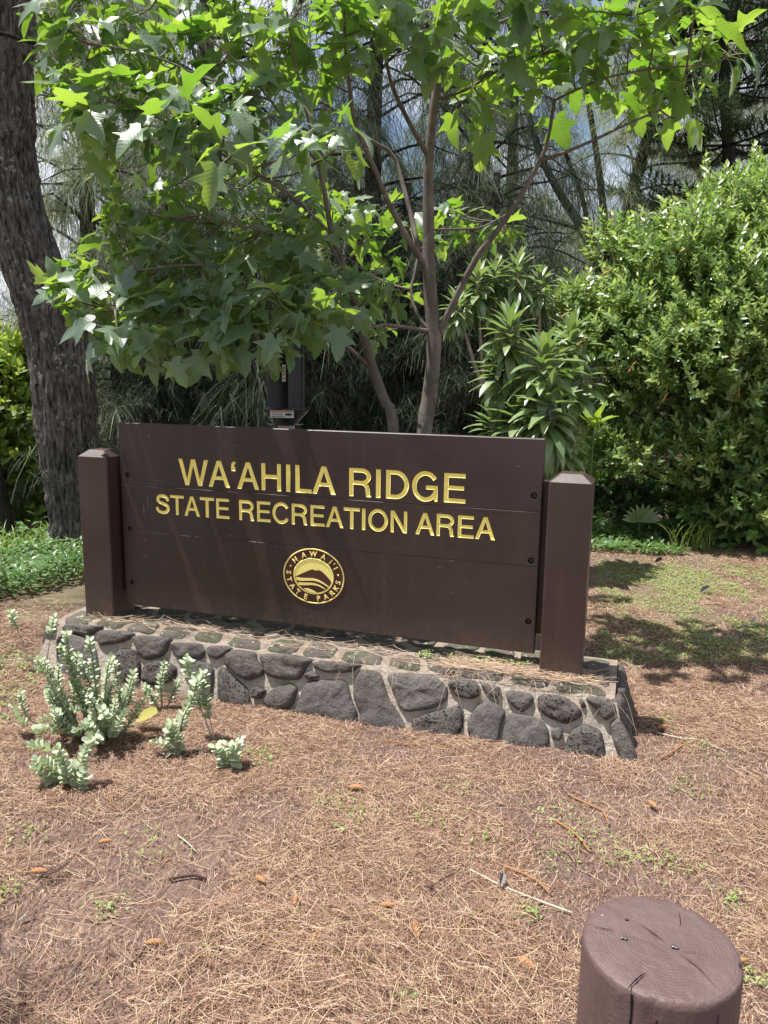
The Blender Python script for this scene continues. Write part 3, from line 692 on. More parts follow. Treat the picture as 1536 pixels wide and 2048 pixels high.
oval_ring(ERX, ERZ, .0034, PALEGOLD); oval_ring(.104, .088, .0042, GOLD)
def flat(name, pts, n0, n1, mat):
    p = np.array(pts, float)
    if area2(p) < 0: p = p[::-1]
    n_ = len(p); j = np.arange(n_); V = np.concatenate([PV(np.stack([p[:, 0], np.full(n_, d), p[:, 1]], -1)) for d in (n0, n1)])
    tri = np.array(tessellate_polygon([[Vector((a, c_, 0)) for a, c_ in p]])) + n_
    m_ = MB(); m_.add(V, [np.stack([j, (j + 1) % n_, n_ + (j + 1) % n_, n_ + j], -1), tri]); return part(name, m_, mat, emblem, False)
E2 = lambda x, y: (EC[0] + x * .100, EC[1] + y * .084)
flat('sky_panel', [E2(math.cos(t), math.sin(t)) for t in np.linspace(0, 2 * math.pi, 48, endpoint=False)], 0, .0022, GOLD)
def inell(pts): # keep points within the inner oval
    r = []
    for x, y in pts:
        q_ = math.hypot(x, y); r.append(E2(*((x / q_ * .985, y / q_ * .985) if q_ > .985 else (x, y))))
    return r
top = [(-.99, -.12), (-.7, .06), (-.35, .27), (-.12, .40), (-.02, .42), (.06, .38), (.16, .37), (.26, .41), (.42, .36), (.6, .2), (.78, 0), (.93, -.20)]
low = [(math.cos(a), math.sin(a)) for a in np.linspace(-.22, -math.pi + .13, 24)]
flat('mountain', inell(top + low), .002, .0040, LOGOB)
def wave(pts_top, pts_bot): flat('wave', inell(pts_top + pts_bot[::-1]), .0038, .0062, PALEGOLD)
wv = lambda off, x0, x1: [(x, off - .30 * x + .17 * math.sin((x + .35) * 2.6)) for x in np.linspace(x0, x1, 16)]
taper = lambda off, wd, x0, x1: ([(x, y + wd * (1 - .75 * (i / 15) ** 2) / 2) for i, (x, y) in enumerate(wv(off, x0, x1))], [(x, y - wd * (1 - .75 * (i / 15) ** 2) / 2) for i, (x, y) in enumerate(wv(off, x0, x1))])
wave(*taper(-.33, .17, -.93, .88)); wave(*taper(-.60, .16, -.80, .62))
flat('wave', inell([(-.5, -.78), (-.3, -.76), (-.05, -.84), (.18, -.97), (-.1, -.99), (-.3, -.95)]), .0038, .0062, PALEGOLD)
FONT_DG = None
def small_letter(ch, ang, flip=False, h=.0265, rr_=(.1325, .1125)):
    cu = bpy.data.curves.new('letter', 'FONT'); cu.body = ch; cu.size = h * 1.38; cu.extrude = .0011; cu.offset = .0001; cu.bevel_depth = .0007; cu.bevel_resolution = 0; cu.align_x = 'CENTER'; cu.resolution_u = 3
    ob = bpy.data.objects.new('letter', cu); COL.objects.link(ob)
    dg = bpy.context.evaluated_depsgraph_get(); me = bpy.data.meshes.new_from_object(ob.evaluated_get(dg)); bpy.data.objects.remove(ob)
    V = np.zeros(len(me.vertices) * 3); me.vertices.foreach_get('co', V); V = V.reshape(-1, 3); V[:, 1] -= h * .5
    a = math.radians(ang); x, z = EC[0] + rr_[0] * math.cos(a), EC[1] + rr_[1] * math.sin(a)
    nrm = math.atan2(math.sin(a) / rr_[1], math.cos(a) / rr_[0]); rot = nrm - math.pi / 2 + (math.pi if flip else 0)
    c_, s_ = math.cos(rot), math.sin(rot)
    W = PV(np.stack([x + V[:, 0] * c_ - V[:, 1] * s_, .0030 + V[:, 2], z + V[:, 0] * s_ + V[:, 1] * c_], -1)) - origin(sign)
    me.vertices.foreach_set('co', W.astype(np.float32).ravel()); me.update(); me.materials.clear()
    put('letter', me, PALEGOLD, emblem)
for ch, an in zip('HAWAI\u2018I', (138, 113, 90, 66, 46, 37, 27)): small_letter(ch, an)
for ch, an in zip('STATE', (176, 194, 213, 231, 252)): small_letter(ch, an, True)
for ch, an in zip('PARKS', (282, 300, 318, 334, 350)): small_letter(ch, an, True)
for an in (158, 9):
    a = math.radians(an); m_ = MB(); c_ = P(EC[0] + .1325 * math.cos(a), .0015, EC[1] + .1125 * math.sin(a))
    m_.add(*tube(np.array([c_, c_ + N * .002, c_ + N * .0042]), [.0052, .0048, .002], 10)); part('dot', m_, PALEGOLD, emblem)

# ------------------------------------------------------------------ bollard
bc = np.array([.434, 1.048, 0.0]); BR, BZ = .117, .72
boll = thing('wooden_bollard', bc, 'round brown painted log bollard with cracked glossy top in the right foreground', 'bollard')
m = MB(); kk = 72; A = np.linspace(0, 2 * np.pi, kk, endpoint=False)
rad = BR * (1 + .05 * (fbm(np.cos(A) * 1.3 + 5, np.sin(A) * 1.3, 2, 3) - .45)); 
for a0, dp in ((-2.25, .006), (-2.0, .004), (-.35, .006), (.9, .008), (2.4, .01)):
    rad = rad - dp * np.exp(-((np.angle(np.exp(1j * (A - a0)))) / .035) ** 2)
V = []
for z, s_ in ((-.08, 1.02), (.3, 1.01), (.55, 1.0), (BZ - .012, 1.0), (BZ - .003, .988), (BZ, .96)):
    V += [bc + np.array([math.cos(a) * r * s_, math.sin(a) * r * s_, z]) for a, r in zip(A, rad)]
rings = [.86, .7, .54, .38, .22, .08]
for s_ in rings:
    dz = .0016 * (fbm(np.cos(A) * s_ * 4, np.sin(A) * s_ * 4, 9, 3) - .45) - (.002 if s_ < .1 else 0)
    crk = np.zeros(kk)
    for a0, dp in ((-2.25, .003 * (s_ > .5)), (2.7, .0008), (.35, .0006), (-1.2, .0006)):
        crk = crk + dp * np.exp(-((np.angle(np.exp(1j * (A - a0)))) * s_ / .03) ** 2)
    V += [bc + np.array([math.cos(a) * r * s_, math.sin(a) * r * s_, BZ + d - c_ + .001]) for a, r, d, c_ in zip(A, rad, dz, crk)]
V.append(bc + np.array([0, 0, BZ - .002])); R_ = 6 + len(rings); j = np.arange(kk)
F = np.concatenate([np.stack([i * kk + j, i * kk + (j + 1) % kk, (i + 1) * kk + (j + 1) % kk, (i + 1) * kk + j], -1) for i in range(R_ - 1)])
m.add(V, [F, np.stack([(R_ - 1) * kk + j, (R_ - 1) * kk + (j + 1) % kk, np.full(kk, R_ * kk)], -1)])
part('log', m, BOLL, boll)
m = MB()
def crack(pts, wd, z=BZ + .0035):
    p = smooth_path([(a, b_, 0) for a, b_ in pts], 12); t = unit(np.gradient(p, axis=0)); s_ = np.stack([-t[:, 1], t[:, 0], 0 * t[:, 0]], -1)
    wv = wd * np.sin(np.linspace(.25, np.pi - .05, 12))[:, None] * (.6 + .8 * RNG.random((12, 1))); V = np.concatenate([p + s_ * wv, p - s_ * wv]) + bc + np.array([0, 0, z]); jj = np.arange(11)
    m.add(V, np.stack([jj, jj + 1, 12 + jj + 1, 12 + jj], -1))
crack([(-.078, -.090), (-.066, -.078), (-.052, -.066), (-.040, -.058)], .0012); crack([(-.02, .045), (.0, .015), (.012, .0)], .0006)
crack([(.02, -.022), (.038, -.05), (.05, -.09)], .0006); crack([(-.095, .035), (-.08, .03), (-.06, .026)], .0007); crack([(.045, .04), (.05, .055), (.055, .075)], .0006); crack([(.025, -.017), (.035, -.018), (.05, -.018)], .0004)
for a, z0, z1, wd in ((-2.25, .56, .715, .0015), (-2.50, .55, .70, .0022), (-1.95, .60, .69, .001), (-1.2, .62, .70, .0007)):
    r = BR * 1.003 * (1 - .0); zz = np.linspace(z1, z0, 10); ww = wd * np.sin(np.linspace(1.3, np.pi, 10)) * (.7 + .6 * RNG.random(10)); aa = a + .02 * np.sin(zz * 30)
    V = np.concatenate([np.stack([np.cos(aa + s_ * ww / r) * r, np.sin(aa + s_ * ww / r) * r, zz], -1) for s_ in (-1, 1)]) + bc; jj = np.arange(9)
    m.add(V, np.stack([jj, jj + 1, 10 + jj + 1, 10 + jj], -1))
part('crack', m, CRACK, boll, False)
for x, y, s_ in ((.020, -.006, .007), (-.052, .012, .0055), (-.036, .052, .003)):
    m = MB()
    for t in range(5):
        o_ = np.array([x + RNG.normal() * s_ * .4, y + RNG.normal() * s_ * .25, BZ + .002]) + bc; m.add(*tube(np.array([o_, o_ + np.array([0, 0, .0012]), o_ + np.array([0, 0, .002])]), [s_ * .5, s_ * .4, .001], 8, .6))
    part('knot', m, KNOT, boll)

# ------------------------------------------------------------------ insect trap behind the sign
TX = spot(572, 760, 4.75)[0]; TY = 4.75; zt = lambda py: spot(572, py, TY)[2]; px = TY / 1540 * 1.02
trap = thing('insect_trap', (TX, TY, zt(840)), 'black funnel insect trap with grey round roof hanging behind the top edge of the sign', 'insect trap')
tc = np.array([TX, TY, 0.])
m = MB(); rz = zt(668); m.add(*tube(np.array([tc + [0, 0, rz - .004], tc + [0, 0, rz + .004], tc + [0, 0, rz + .05], tc + [0, 0, rz + .075]]), [.128, .130, .07, .012], 28)); part('roof', m, GREYP, trap)
m = MB(); z0, z1 = zt(818), rz - .005
for ang in (.35, .35 + math.pi / 2):
    c_, s_ = math.cos(ang), math.sin(ang); m.add(*box((-.105, -.004, z0), (.105, .004, z1), lambda p: tc + [p[0] * c_ - p[1] * s_, p[0] * s_ + p[1] * c_, p[2]]))
    for e in (-.105, .105):
        m.add(*box((e - .008, -.012, z0), (e + .008, .012, z1), lambda p: tc + [p[0] * c_ - p[1] * s_, p[0] * s_ + p[1] * c_, p[2]]))
part('vane', m, BLACK, trap, False)
m = MB(); m.add(*tube(np.array([tc + [0, 0, zt(815)], tc + [0, 0, zt(819)], tc + [0, 0, zt(842)], tc + [0, 0, zt(850)]]), [.150, .146, .078, .072], 28)); part('funnel', m, BLACK, trap)
m = MB(); m.add(*tube(np.array([tc + [0, 0, zt(845)], tc + [0, 0, zt(848)], tc + [0, 0, zt(849)], tc + [0, 0, zt(885)]]), [.072, .072, .054, .042], 24)); part('cup', m, CUPM, trap)
def tag_plate(name, x0, x1, py0, py1, y, lines):
    m_ = MB(); za, zb_ = zt(py1), zt(py0); m_.add(*box((x0, y, za), (x1, y + .003, zb_), lambda p: tc + [p[0], p[1], p[2]])); lab = part(name, m_, WHITE, trap, False)
    for nm, mat_, a, b_, c_, d_ in lines:
        m_ = MB(); wx, wz = x1 - x0, zb_ - za
        m_.add(*box((x0 + a * wx, y - .0012, za + c_ * wz), (x0 + b_ * wx, y - .0002, za + d_ * wz), lambda p: tc + [p[0], p[1], p[2]])); part(nm, m_, mat_, lab, False)
    return lab, (x0, x1, za, zb_)
lab, (x0, x1, za, zb_) = tag_plate('warning_label', -.076, .064, 818.5, 833, -.152, [('red_band', LRED, .02, .98, .78, .97), ('text_line', LGREY, .08, .55, .60, .66), ('text_line', LGREY, .08, .55, .46, .52), ('text_line', LGREY, .08, .55, .33, .39), ('dark_band', LGREY, .06, .58, .08, .22)])
m = MB(); bx_ = x0 + .78 * (x1 - x0); bz_ = za + .45 * (zb_ - za)
a = np.linspace(0, 2 * np.pi, 14, endpoint=False); V = np.array([tc + [bx_ + .020 * math.cos(t), -.1537, bz_ + .007 * math.sin(t)] for t in a]); m.add(V, np.array([list(range(14))]))
for i in range(3):
    for s_ in (-1, 1):
        x = bx_ - .010 + i * .010; m.add(*tube(np.array([tc + [x, -.1537, bz_], tc + [x + .004 * (i - 1) - .002, -.1537, bz_ + s_ * .013]]), .0011, 4))
m.add(*tube(np.array([tc + [bx_ + .018, -.1537, bz_], tc + [bx_ + .028, -.1537, bz_ + .004]]), .0015, 4)); part('beetle_print', m, BLACK, lab, False)
tag_plate('vane_label', -.008, .012, 730, 763, -.116, [('red_mark', LRED, .2, .8, .35, .5), ('text_line', LGREY, .2, .8, .1, .25), ('text_line', LGREY, .2, .8, .7, .9)])
for s_ in (-1, 1):
    m = MB(); e = tc + [s_ * .075, -.05, zt(847)]
    m.add(*tube(smooth_path([tc + [s_ * .14, -.02, zt(820)], tc + [s_ * .09, -.06, zt(838)], e, e + [s_ * .035, -.01, .001], e + [s_ * .02, .0, -.004], e + [-s_ * .02, -.01, .0]], 16), .0016, 5)); part('wire_clip', m, WIRE, trap)
m = MB(); m.add(*tube(smooth_path([tc + [0, 0, rz + .07], tc + [.01, 0, rz + .2], tc + [0, .05, zt(560)]], 6), .002, 5)); part('hanging_cord', m, WIRE, trap)

# ------------------------------------------------------------------ candlenut (kukui) tree
KY = 5.0; kroot = gspot(850, 990); kroot = np.array([spot(850, 870, KY)[0], KY, 0.0])
ktree = thing('candlenut_tree', kroot, 'young candlenut tree with large lobed leaves spreading above and behind the sign', 'tree')
BR_PTS = []
def kbranch(name, pix, r0, r1, n=14, mat=BARK_K, k_=8):
    pts = smooth_path([spot(*p_) for p_ in pix], n); r = np.linspace(r0, r1, n); BR_PTS.extend(list(pts[2:])); m_ = MB(); m_.add(*tube(pts, r, k_, .18)); return part(name, m_, mat, ktree)
tb = spot(846, 872, KY); m = MB()
trunk = [np.array([tb[0] - .03, KY, -.1]), np.array([tb[0] - .01, KY, .45])] + [spot(*p_) for p_ in ((848, 866, 5.0), (858, 800, 5.0), (867, 720, 5.0), (867, 660, 5.0), (861, 590, 5.0), (857, 500, 5.0), (857, 420, 5.0), (857, 330, 4.98), (866, 230, 4.95), (880, 140, 4.9), (892, 60, 4.85), (900, -60, 4.8), (905, -200, 4.75))]
pts = smooth_path(trunk, 40); m.add(*tube(pts, np.concatenate([np.linspace(.056, .042, 18), np.linspace(.040, .012, 22)]), 12, .15)); part('trunk', m, BARK_K, ktree); BR_PTS.extend(list(pts[20:]))
m = MB(); t2 = [np.array([spot(790, 872, 5.02)[0] + .05, 5.02, -.1])] + [spot(*p_) for p_ in ((787, 866, 5.02), (768, 800, 5.0), (745, 735, 4.95), (730, 680, 4.9), (712, 615, 4.85), (690, 540, 4.75), (664, 470, 4.65), (650, 390, 4.6), (632, 300, 4.5), (612, 220, 4.4), (590, 120, 4.3), (570, 0, 4.2))]
pts = smooth_path(t2, 34); m.add(*tube(pts, np.linspace(.040, .007, 34) ** 1.0 * np.concatenate([np.ones(10), np.linspace(1, .62, 24)]), 10, .15)); part('trunk', m, BARK_K, ktree); BR_PTS.extend(list(pts[14:]))
B_ = [
 ([(872, 668, 5), (890, 640, 4.97), (922, 575, 4.93), (956, 510, 4.9), (1000, 455, 4.85), (1040, 395, 4.8), (1080, 322, 4.75), (1094, 286, 4.72), (1110, 200, 4.65)], .036, .012),
 ([(1080, 322, 4.75), (1120, 308, 4.7), (1165, 290, 4.65), (1205, 272, 4.6), (1250, 250, 4.5), (1320, 220, 4.4)], .017, .007),
 ([(860, 540, 5), (832, 505, 4.97), (800, 450, 4.9), (772, 395, 4.85), (755, 350, 4.8), (728, 290, 4.7), (708, 240, 4.6), (700, 180, 4.55), (690, 100, 4.5), (690, 0, 4.4)], .030, .010),
 ([(856, 312, 4.98), (835, 275, 4.9), (808, 225, 4.85), (782, 165, 4.8), (770, 100, 4.7), (760, 10, 4.6)], .024, .010),
 ([(838, 500, 5.0), (822, 430, 5.1), (806, 370, 5.15), (785, 308, 5.2), (740, 280, 5.1), (690, 235, 5.0), (645, 205, 4.9)], .024, .009),
 ([(868, 668, 5), (838, 635, 5.05), (822, 585, 5.1), (830, 545, 5.15), (838, 500, 5.2)], .016, .010),
 ([(820, 580, 5.1), (760, 560, 5.2), (700, 520, 5.2), (660, 490, 5.2)], .011, .006),
 ([(862, 664, 5), (815, 655, 4.9), (770, 650, 4.8), (735, 655, 4.7), (690, 640, 4.6)], .020, .008),
 ([(752, 742, 4.97), (715, 712, 4.9), (680, 680, 4.8), (640, 650, 4.7), (600, 640, 4.6)], .024, .008),
 ([(664, 470, 4.65), (620, 425, 4.55), (575, 385, 4.45), (520, 350, 4.35), (440, 320, 4.2)], .014, .006),
 ([(695, 560, 4.78), (650, 480, 4.6), (560, 470, 4.5), (480, 450, 4.3), (400, 430, 4.2)], .013, .006),
 ([(715, 620, 4.85), (640, 605, 4.6), (560, 590, 4.45), (470, 540, 4.3), (380, 530, 4.2), (280, 540, 4.1)], .014, .005),
 ([(640, 605, 4.6), (540, 620, 4.5), (440, 620, 4.35), (330, 620, 4.2), (230, 620, 4.1)], .011, .005),
 ([(712, 640, 4.87), (600, 650, 4.7), (500, 660, 4.5), (420, 665, 4.4), (300, 690, 4.3)], .012, .005),
 ([(735, 300, 4.7), (690, 290, 4.65), (620, 262, 4.55), (550, 240, 4.4), (480, 200, 4.3)], .013, .006),
 ([(640, 330, 4.5), (590, 270, 4.4), (540, 200, 4.3), (480, 130, 4.2), (420, 80, 4.1)], .012, .005),
 ([(575, 385, 4.45), (480, 330, 4.3), (380, 270, 4.2), (280, 220, 4.1), (180, 190, 4.05)], .012, .005),
 ([(540, 200, 4.3), (420, 160, 4.15), (300, 110, 4.05), (200, 90, 4.0)], .010, .004),
 ([(860, 460, 5), (910, 458, 5.1), (960, 455, 5.2), (1010, 430, 5.3)], .010, .005),
 ([(868, 200, 4.94), (930, 180, 4.8), (1000, 140, 4.6), (1080, 110, 4.5), (1180, 90, 4.4)], .014, .006),
 ([(884, 120, 4.88), (950, 70, 4.7), (1040, 30, 4.5), (1150, 20, 4.4), (1260, 30, 4.3)], .014, .006),
 ([(1110, 200, 4.65), (1200, 160, 4.5), (1290, 140, 4.4), (1400, 130, 4.3)], .010, .005),
 ([(900, -30, 4.8), (800, -60, 4.5), (650, -80, 4.3), (480, -60, 4.1), (330, -30, 4.0)], .012, .006),
]
for pix, a, b_ in B_: kbranch('branch', pix, a * .72, b_ * .8)
BR_PTS = np.array(BR_PTS)

# leaf templates: stalk along +x then a drooping five-lobed blade
def kukui_leaf(droop, fold, curl, seed):
    r = random.Random(seed)
    half = [(-.07, .05), (-.12, .13), (-.115, .22), (-.03, .30), (-.02, .41), (.06, .33), (.12, .265), (.18, .27), (.30, .40), (.47, .57), (.45, .42), (.46, .30), (.51, .215), (.60, .225), (.70, .215), (.80, .16), (.90, .075), (1.0, 0)]
    half = [(x + r.uniform(-.014, .014), y + (r.uniform(-.014, .014) if y > .02 else 0)) for x, y in half]
    mids = [0.0, .12, .27, .42, .57, .72, .86]
    P2 = [(x, 0.) for x in mids]; L0 = len(P2)
    inner = [(.02, .14), (.13, .18), (.30, .22), (.45, .17), (.60, .13), (.75, .09)]
    pts = P2 + [(x, y) for x, y in inner] + half + [(x, -y) for x, y in inner] + [(x, -y) for x, y in half[:-1]]
    nI, nH = len(inner), len(half); tris = []
    for s_ in (0, 1):
        I = [L0 + i for i in range(nI)] if not s_ else [L0 + nI + nH + i for i in range(nI)]
        H = [L0 + nI + i for i in range(nH)] if not s_ else [L0 + nI + nH + nI + i for i in range(nH - 1)] + [L0 + nI + nH - 1]
        t = []
        t += [(0, H[0], H[1]), (0, H[1], I[0]), (H[1], H[2], I[0]), (H[2], H[3], I[0]), (H[3], H[4], H[5]), (H[3], H[5], I[0]), (I[0], H[5], H[6]), (I[0], H[6], I[1]), (I[1], H[6], H[7]), (I[1], H[7], I[2]), (I[2], H[7], H[8]), (H[8], H[9], H[10]), (I[2], H[8], H[10]), (I[2], H[10], H[11]), (I[2], H[11], I[3]), (I[3], H[11], H[12]), (I[3], H[12], I[4]), (I[4], H[12], H[13]), (I[4], H[13], H[14]), (I[4], H[14], I[5]), (I[5], H[14], H[15]), (I[5], H[15], H[16]), (6, I[5], H[16]), (6, H[16], H[17])]
        t += [(0, I[0], 1), (1, I[0], I[1]), (1, I[1], 2), (2, I[1], I[2]), (2, I[2], 3), (3, I[2], I[3]), (3, I[3], 4), (4, I[3], I[4]), (4, I[4], 5), (5, I[4], I[5]), (5, I[5], 6)]
        tris += t if s_ else [(a, c_, b_) for a, b_, c_ in t]
    uv = np.array(pts); x, y = uv[:, 0], uv[:, 1]
    z = (fold + .06) * np.abs(y) - curl * np.maximum(x, 0) ** 2 * .55 - .25 * curl * np.abs(y) ** 2 + .022 * np.sin(x * 11 + seed) * (np.abs(y) * 3) + .02 * np.sin(y * 13 + seed * 2)
    V = np.stack([x, y, z], -1); c_, s_ = math.cos(droop), math.sin(droop)
    Rm = np.array([[c_, 0, s_], [0, 1, 0], [-s_, 0, c_]]); st = .55 + .25 * r.random()
    J = np.array([st, 0, .03]); V = V @ Rm.T + J
    tv, tf = tube(smooth_path([(0, 0, 0), (st * .5, .01, .05), J], 5), [.013, .011, .010, .009, .008], 4)
    nV = len(V); lu = np.concatenate([np.stack([x, y, 0 * x], -1), np.tile([-.5, 0, 0], (len(tv), 1))])
    V = np.concatenate([V, tv]); return V, [np.array(tris), np.asarray(tf[0]) + nV], lu
KT = [kukui_leaf(d, f_, c_, i) for i, (d, f_, c_) in enumerate(((.20, .12, .3), (.40, .3, .4), (.60, .1, .5), (.80, .35, .3), (1.0, .15, .45), (.50, .45, .6), (.9, -.05, .6), (.35, -.1, .35), (.7, .25, .9), (1.25, .4, .5), (.85, .2, 1.0)))]
KM = []
for i, (V, F, lu) in enumerate(KT):
    me = np_mesh('leaf', V, F, True, None, lu); me.materials.append(KLEAF); KM.append(me)
CL = []   # clusters: px, py, depth, leaves, leaf size
def cl(lst, Y, nl, sz, jit=0.12):
    for x, y in lst: CL.append((x, y, Y + RNG.uniform(-jit, jit), nl, sz))
cl([(110, 40), (200, 20), (300, 40), (400, 20), (500, 30)], 4.0, 10, .185)
cl([(600, 40), (700, 30), (800, 40), (900, 20), (1000, 40), (1100, 30), (1190, 50), (1290, 50), (1370, 60)], 4.3, 10, .205)
cl([(110, 130), (190, 120), (270, 120), (360, 130), (450, 120)], 4.0, 10, .19)
cl([(550, 110), (650, 110), (740, 120), (820, 130), (920, 110), (1000, 120), (1080, 130), (1170, 110), (1260, 110), (1350, 110), (1440, 130)], 4.35, 9, .205)
cl([(160, 210), (240, 200), (330, 200), (420, 210), (500, 190)], 4.0, 10, .19)
cl([(590, 180), (950, 170), (1050, 185), (1130, 190), (1210, 180), (1290, 190), (1370, 200)], 4.5, 7, .20)
cl([(150, 280), (220, 280), (300, 280), (390, 280), (470, 260), (540, 250)], 4.15, 8, .19)
cl([(920, 240), (985, 230), (1080, 230), (1290, 230), (1390, 250)], 4.5, 4, .22)
cl([(130, -60), (330, -70), (520, -80), (720, -80), (930, -90), (1130, -80), (1330, -60)], 4.5, 6, .20)
cl([(90, 60), (150, 90), (250, 70), (350, 80), (450, 70), (120, 180), (230, 160), (300, 250), (420, 160), (380, 330), (170, 250)], 3.85, 9, .115)
cl([(560, 60), (650, 60), (760, 70), (870, 60), (1060, 70), (1140, 80), (1230, 70), (1320, 90), (1400, 100), (1190, 150), (1290, 170), (1010, 170)], 4.15, 8, .13)
cl([(230, 400), (310, 390), (400, 400), (460, 400), (540, 420), (250, 470), (350, 460), (170, 530), (260, 530), (360, 530), (130, 600), (250, 590), (450, 520), (500, 600), (680, 600), (600, 590), (740, 600)], 4.0, 9, .105)
cl([(260, 370), (450, 340), (620, 370), (660, 300)], 4.9, 4, .19)
cl([(640, 420), (590, 470), (690, 420), (720, 440), (640, 520)], 5.2, 6, .18)
cl([(240, 430), (320, 430), (410, 420), (490, 430), (550, 440), (600, 470)], 4.35, 8, .155)
cl([(220, 500), (310, 500), (400, 500), (490, 500), (570, 520), (640, 500)], 4.25, 8, .17)
cl([(150, 570), (230, 560), (320, 560), (400, 560), (480, 560), (600, 560)], 4.1, 9, .17)
cl([(140, 630), (220, 630), (300, 620), (380, 600), (560, 600), (620, 610), (680, 620)], 4.15, 8, .175)
cl([(240, 690), (330, 680), (410, 670), (480, 660), (560, 650), (640, 660), (720, 640)], 4.3, 6, .185)
cl([(250, 730), (300, 700), (430, 700), (560, 690), (640, 690)], 4.4, 3, .20)
cl([(720, 500), (760, 520), (740, 570), (800, 610), (760, 610), (700, 590), (720, 470)], 5.4, 6, .15)
cl([(800, 470), (770, 440), (890, 440), (940, 440), (985, 460), (920, 490), (880, 500), (1010, 490)], 5.45, 6, .15)
cl([(740, 690), (780, 670)], 5.0, 3, .16)
cl([(560, 150), (640, 170), (700, 150), (600, 230), (680, 240), (520, 300), (600, 300), (450, 300), (380, 300), (300, 320), (240, 320), (560, 350), (480, 360), (650, 330), (340, 350), (700, 300)], 4.2, 5, .165)
cl([(300, 440), (380, 450), (460, 470), (540, 480), (280, 560), (360, 600), (440, 580), (520, 560), (200, 640), (270, 650), (360, 660), (450, 640), (600, 560), (660, 570), (520, 650), (590, 700), (340, 720), (480, 700)], 4.2, 7, .165)
def shell(c):
    x, y, Y, nl, sz = c
    if x > 545 and y < 300: return (x, y, 4.15 + .0028 * max(y, -60) + RNG.uniform(-.15, .15), nl, sz * .95, True)
    if y < 345: return (x, y, 4.85 - .95 * (y + 80) / 410 + RNG.uniform(-.12, .12), nl, sz, False)
    if Y > 5.05: return (x, y, Y, nl, sz, True)
    if Y > 4.8: return (x, y, Y, nl - 2, sz, True)
    return (x, y, 4.80 - .85 * (y - 390) / 350 + RNG.uniform(-.12, .12), nl, sz, False)
CL = [shell(c) for c in CL if not (c[1] < -70 and c[0] % 2)]
LT, LR, LS, LI = [], [], [], []
mtw = MB(); rr = np.random.default_rng(21)
for (x, y, Y, nl, sz, flat_) in CL:
    x += rr.uniform(-22, 22); y += rr.uniform(-18, 18)
    tip = spot(x, y, Y) + np.array([0, 0, .06])
    d = np.linalg.norm(BR_PTS - tip, axis=1) + .4 * np.maximum(0, BR_PTS[:, 2] - tip[2]); b0 = BR_PTS[np.argmin(d)]
    mid = (b0 + tip) / 2 + np.array([0, 0, -.05 * np.linalg.norm(tip - b0)])
    mtw.add(*tube(smooth_path([b0, mid, tip], 6), np.linspace(.006, .0035, 6), 5))
    axd = unit(tip - b0 + np.array([0, 0, .1]))
    for i in range(nl + 1):
        a = i * 2.4 + rr.uniform(0, .7); el = rr.uniform(-.55, .75)
        e1 = unit(np.cross(axd, [0.3, .2, 1.])); e2 = np.cross(axd, e1)
        dr = unit((e1 * math.cos(a) + e2 * math.sin(a)) * math.cos(el) + axd * (math.sin(el) + .25) + (np.array([-.05, -.05, .05]) if flat_ else np.array([-.10, -.22, .12])))
        upv = unit(np.array([-.10, -.05 if flat_ else -.30, 1.0]) + rr.normal(size=3) * .42)
        s_ = sz * .86 * rr.uniform(.6, 1.2)
        LT.append(tip - axd * rr.uniform(0, .10)); LR.append(frames(dr[None], upv[None])[0]); LS.append(s_)
        LI.append(int(rr.choice([0, 1, 5, 7, 8, 2]) if flat_ else rr.integers(len(KT))))
LT, LR, LS, LI = np.array(LT), np.array(LR), np.array(LS), np.array(LI)
part('twig', mtw, BARK_K, ktree, kind='stuff')
cen = LT + LR[:, :, 0] * LS[:, None]
size_key = np.where(in_view(cen, .97), LS / dist_key(cen), 0) ; order = np.argsort(-size_key); big = order[:300]; rest = order[300:]
for i in big: place('leaf', KM[LI[i]], M4(LR[i], LT[i], LS[i]), ktree)
Vs, Fs, Rs, Lu, off = [], {3: [], 4: []}, [], [], 0
for t in range(len(KT)):
    ii = rest[LI[rest] == t]; tV, tF, lu = KT[t]
    V, F, R_ = scatter(tV, tF, LR[ii], LT[ii], LS[ii], rr.random(len(ii)))
    for f in F: Fs[f.shape[1]].append(f + off)
    Vs.append(V); Rs.append(R_); Lu.append(np.tile(lu, (len(ii), 1))); off += len(V)
me = np_mesh('foliage', np.concatenate(Vs) - origin(ktree), [np.concatenate(Fs[3]), np.concatenate(Fs[4])], True, np.concatenate(Rs), np.concatenate(Lu))
put('foliage', me, KLEAF, ktree, kind='stuff')

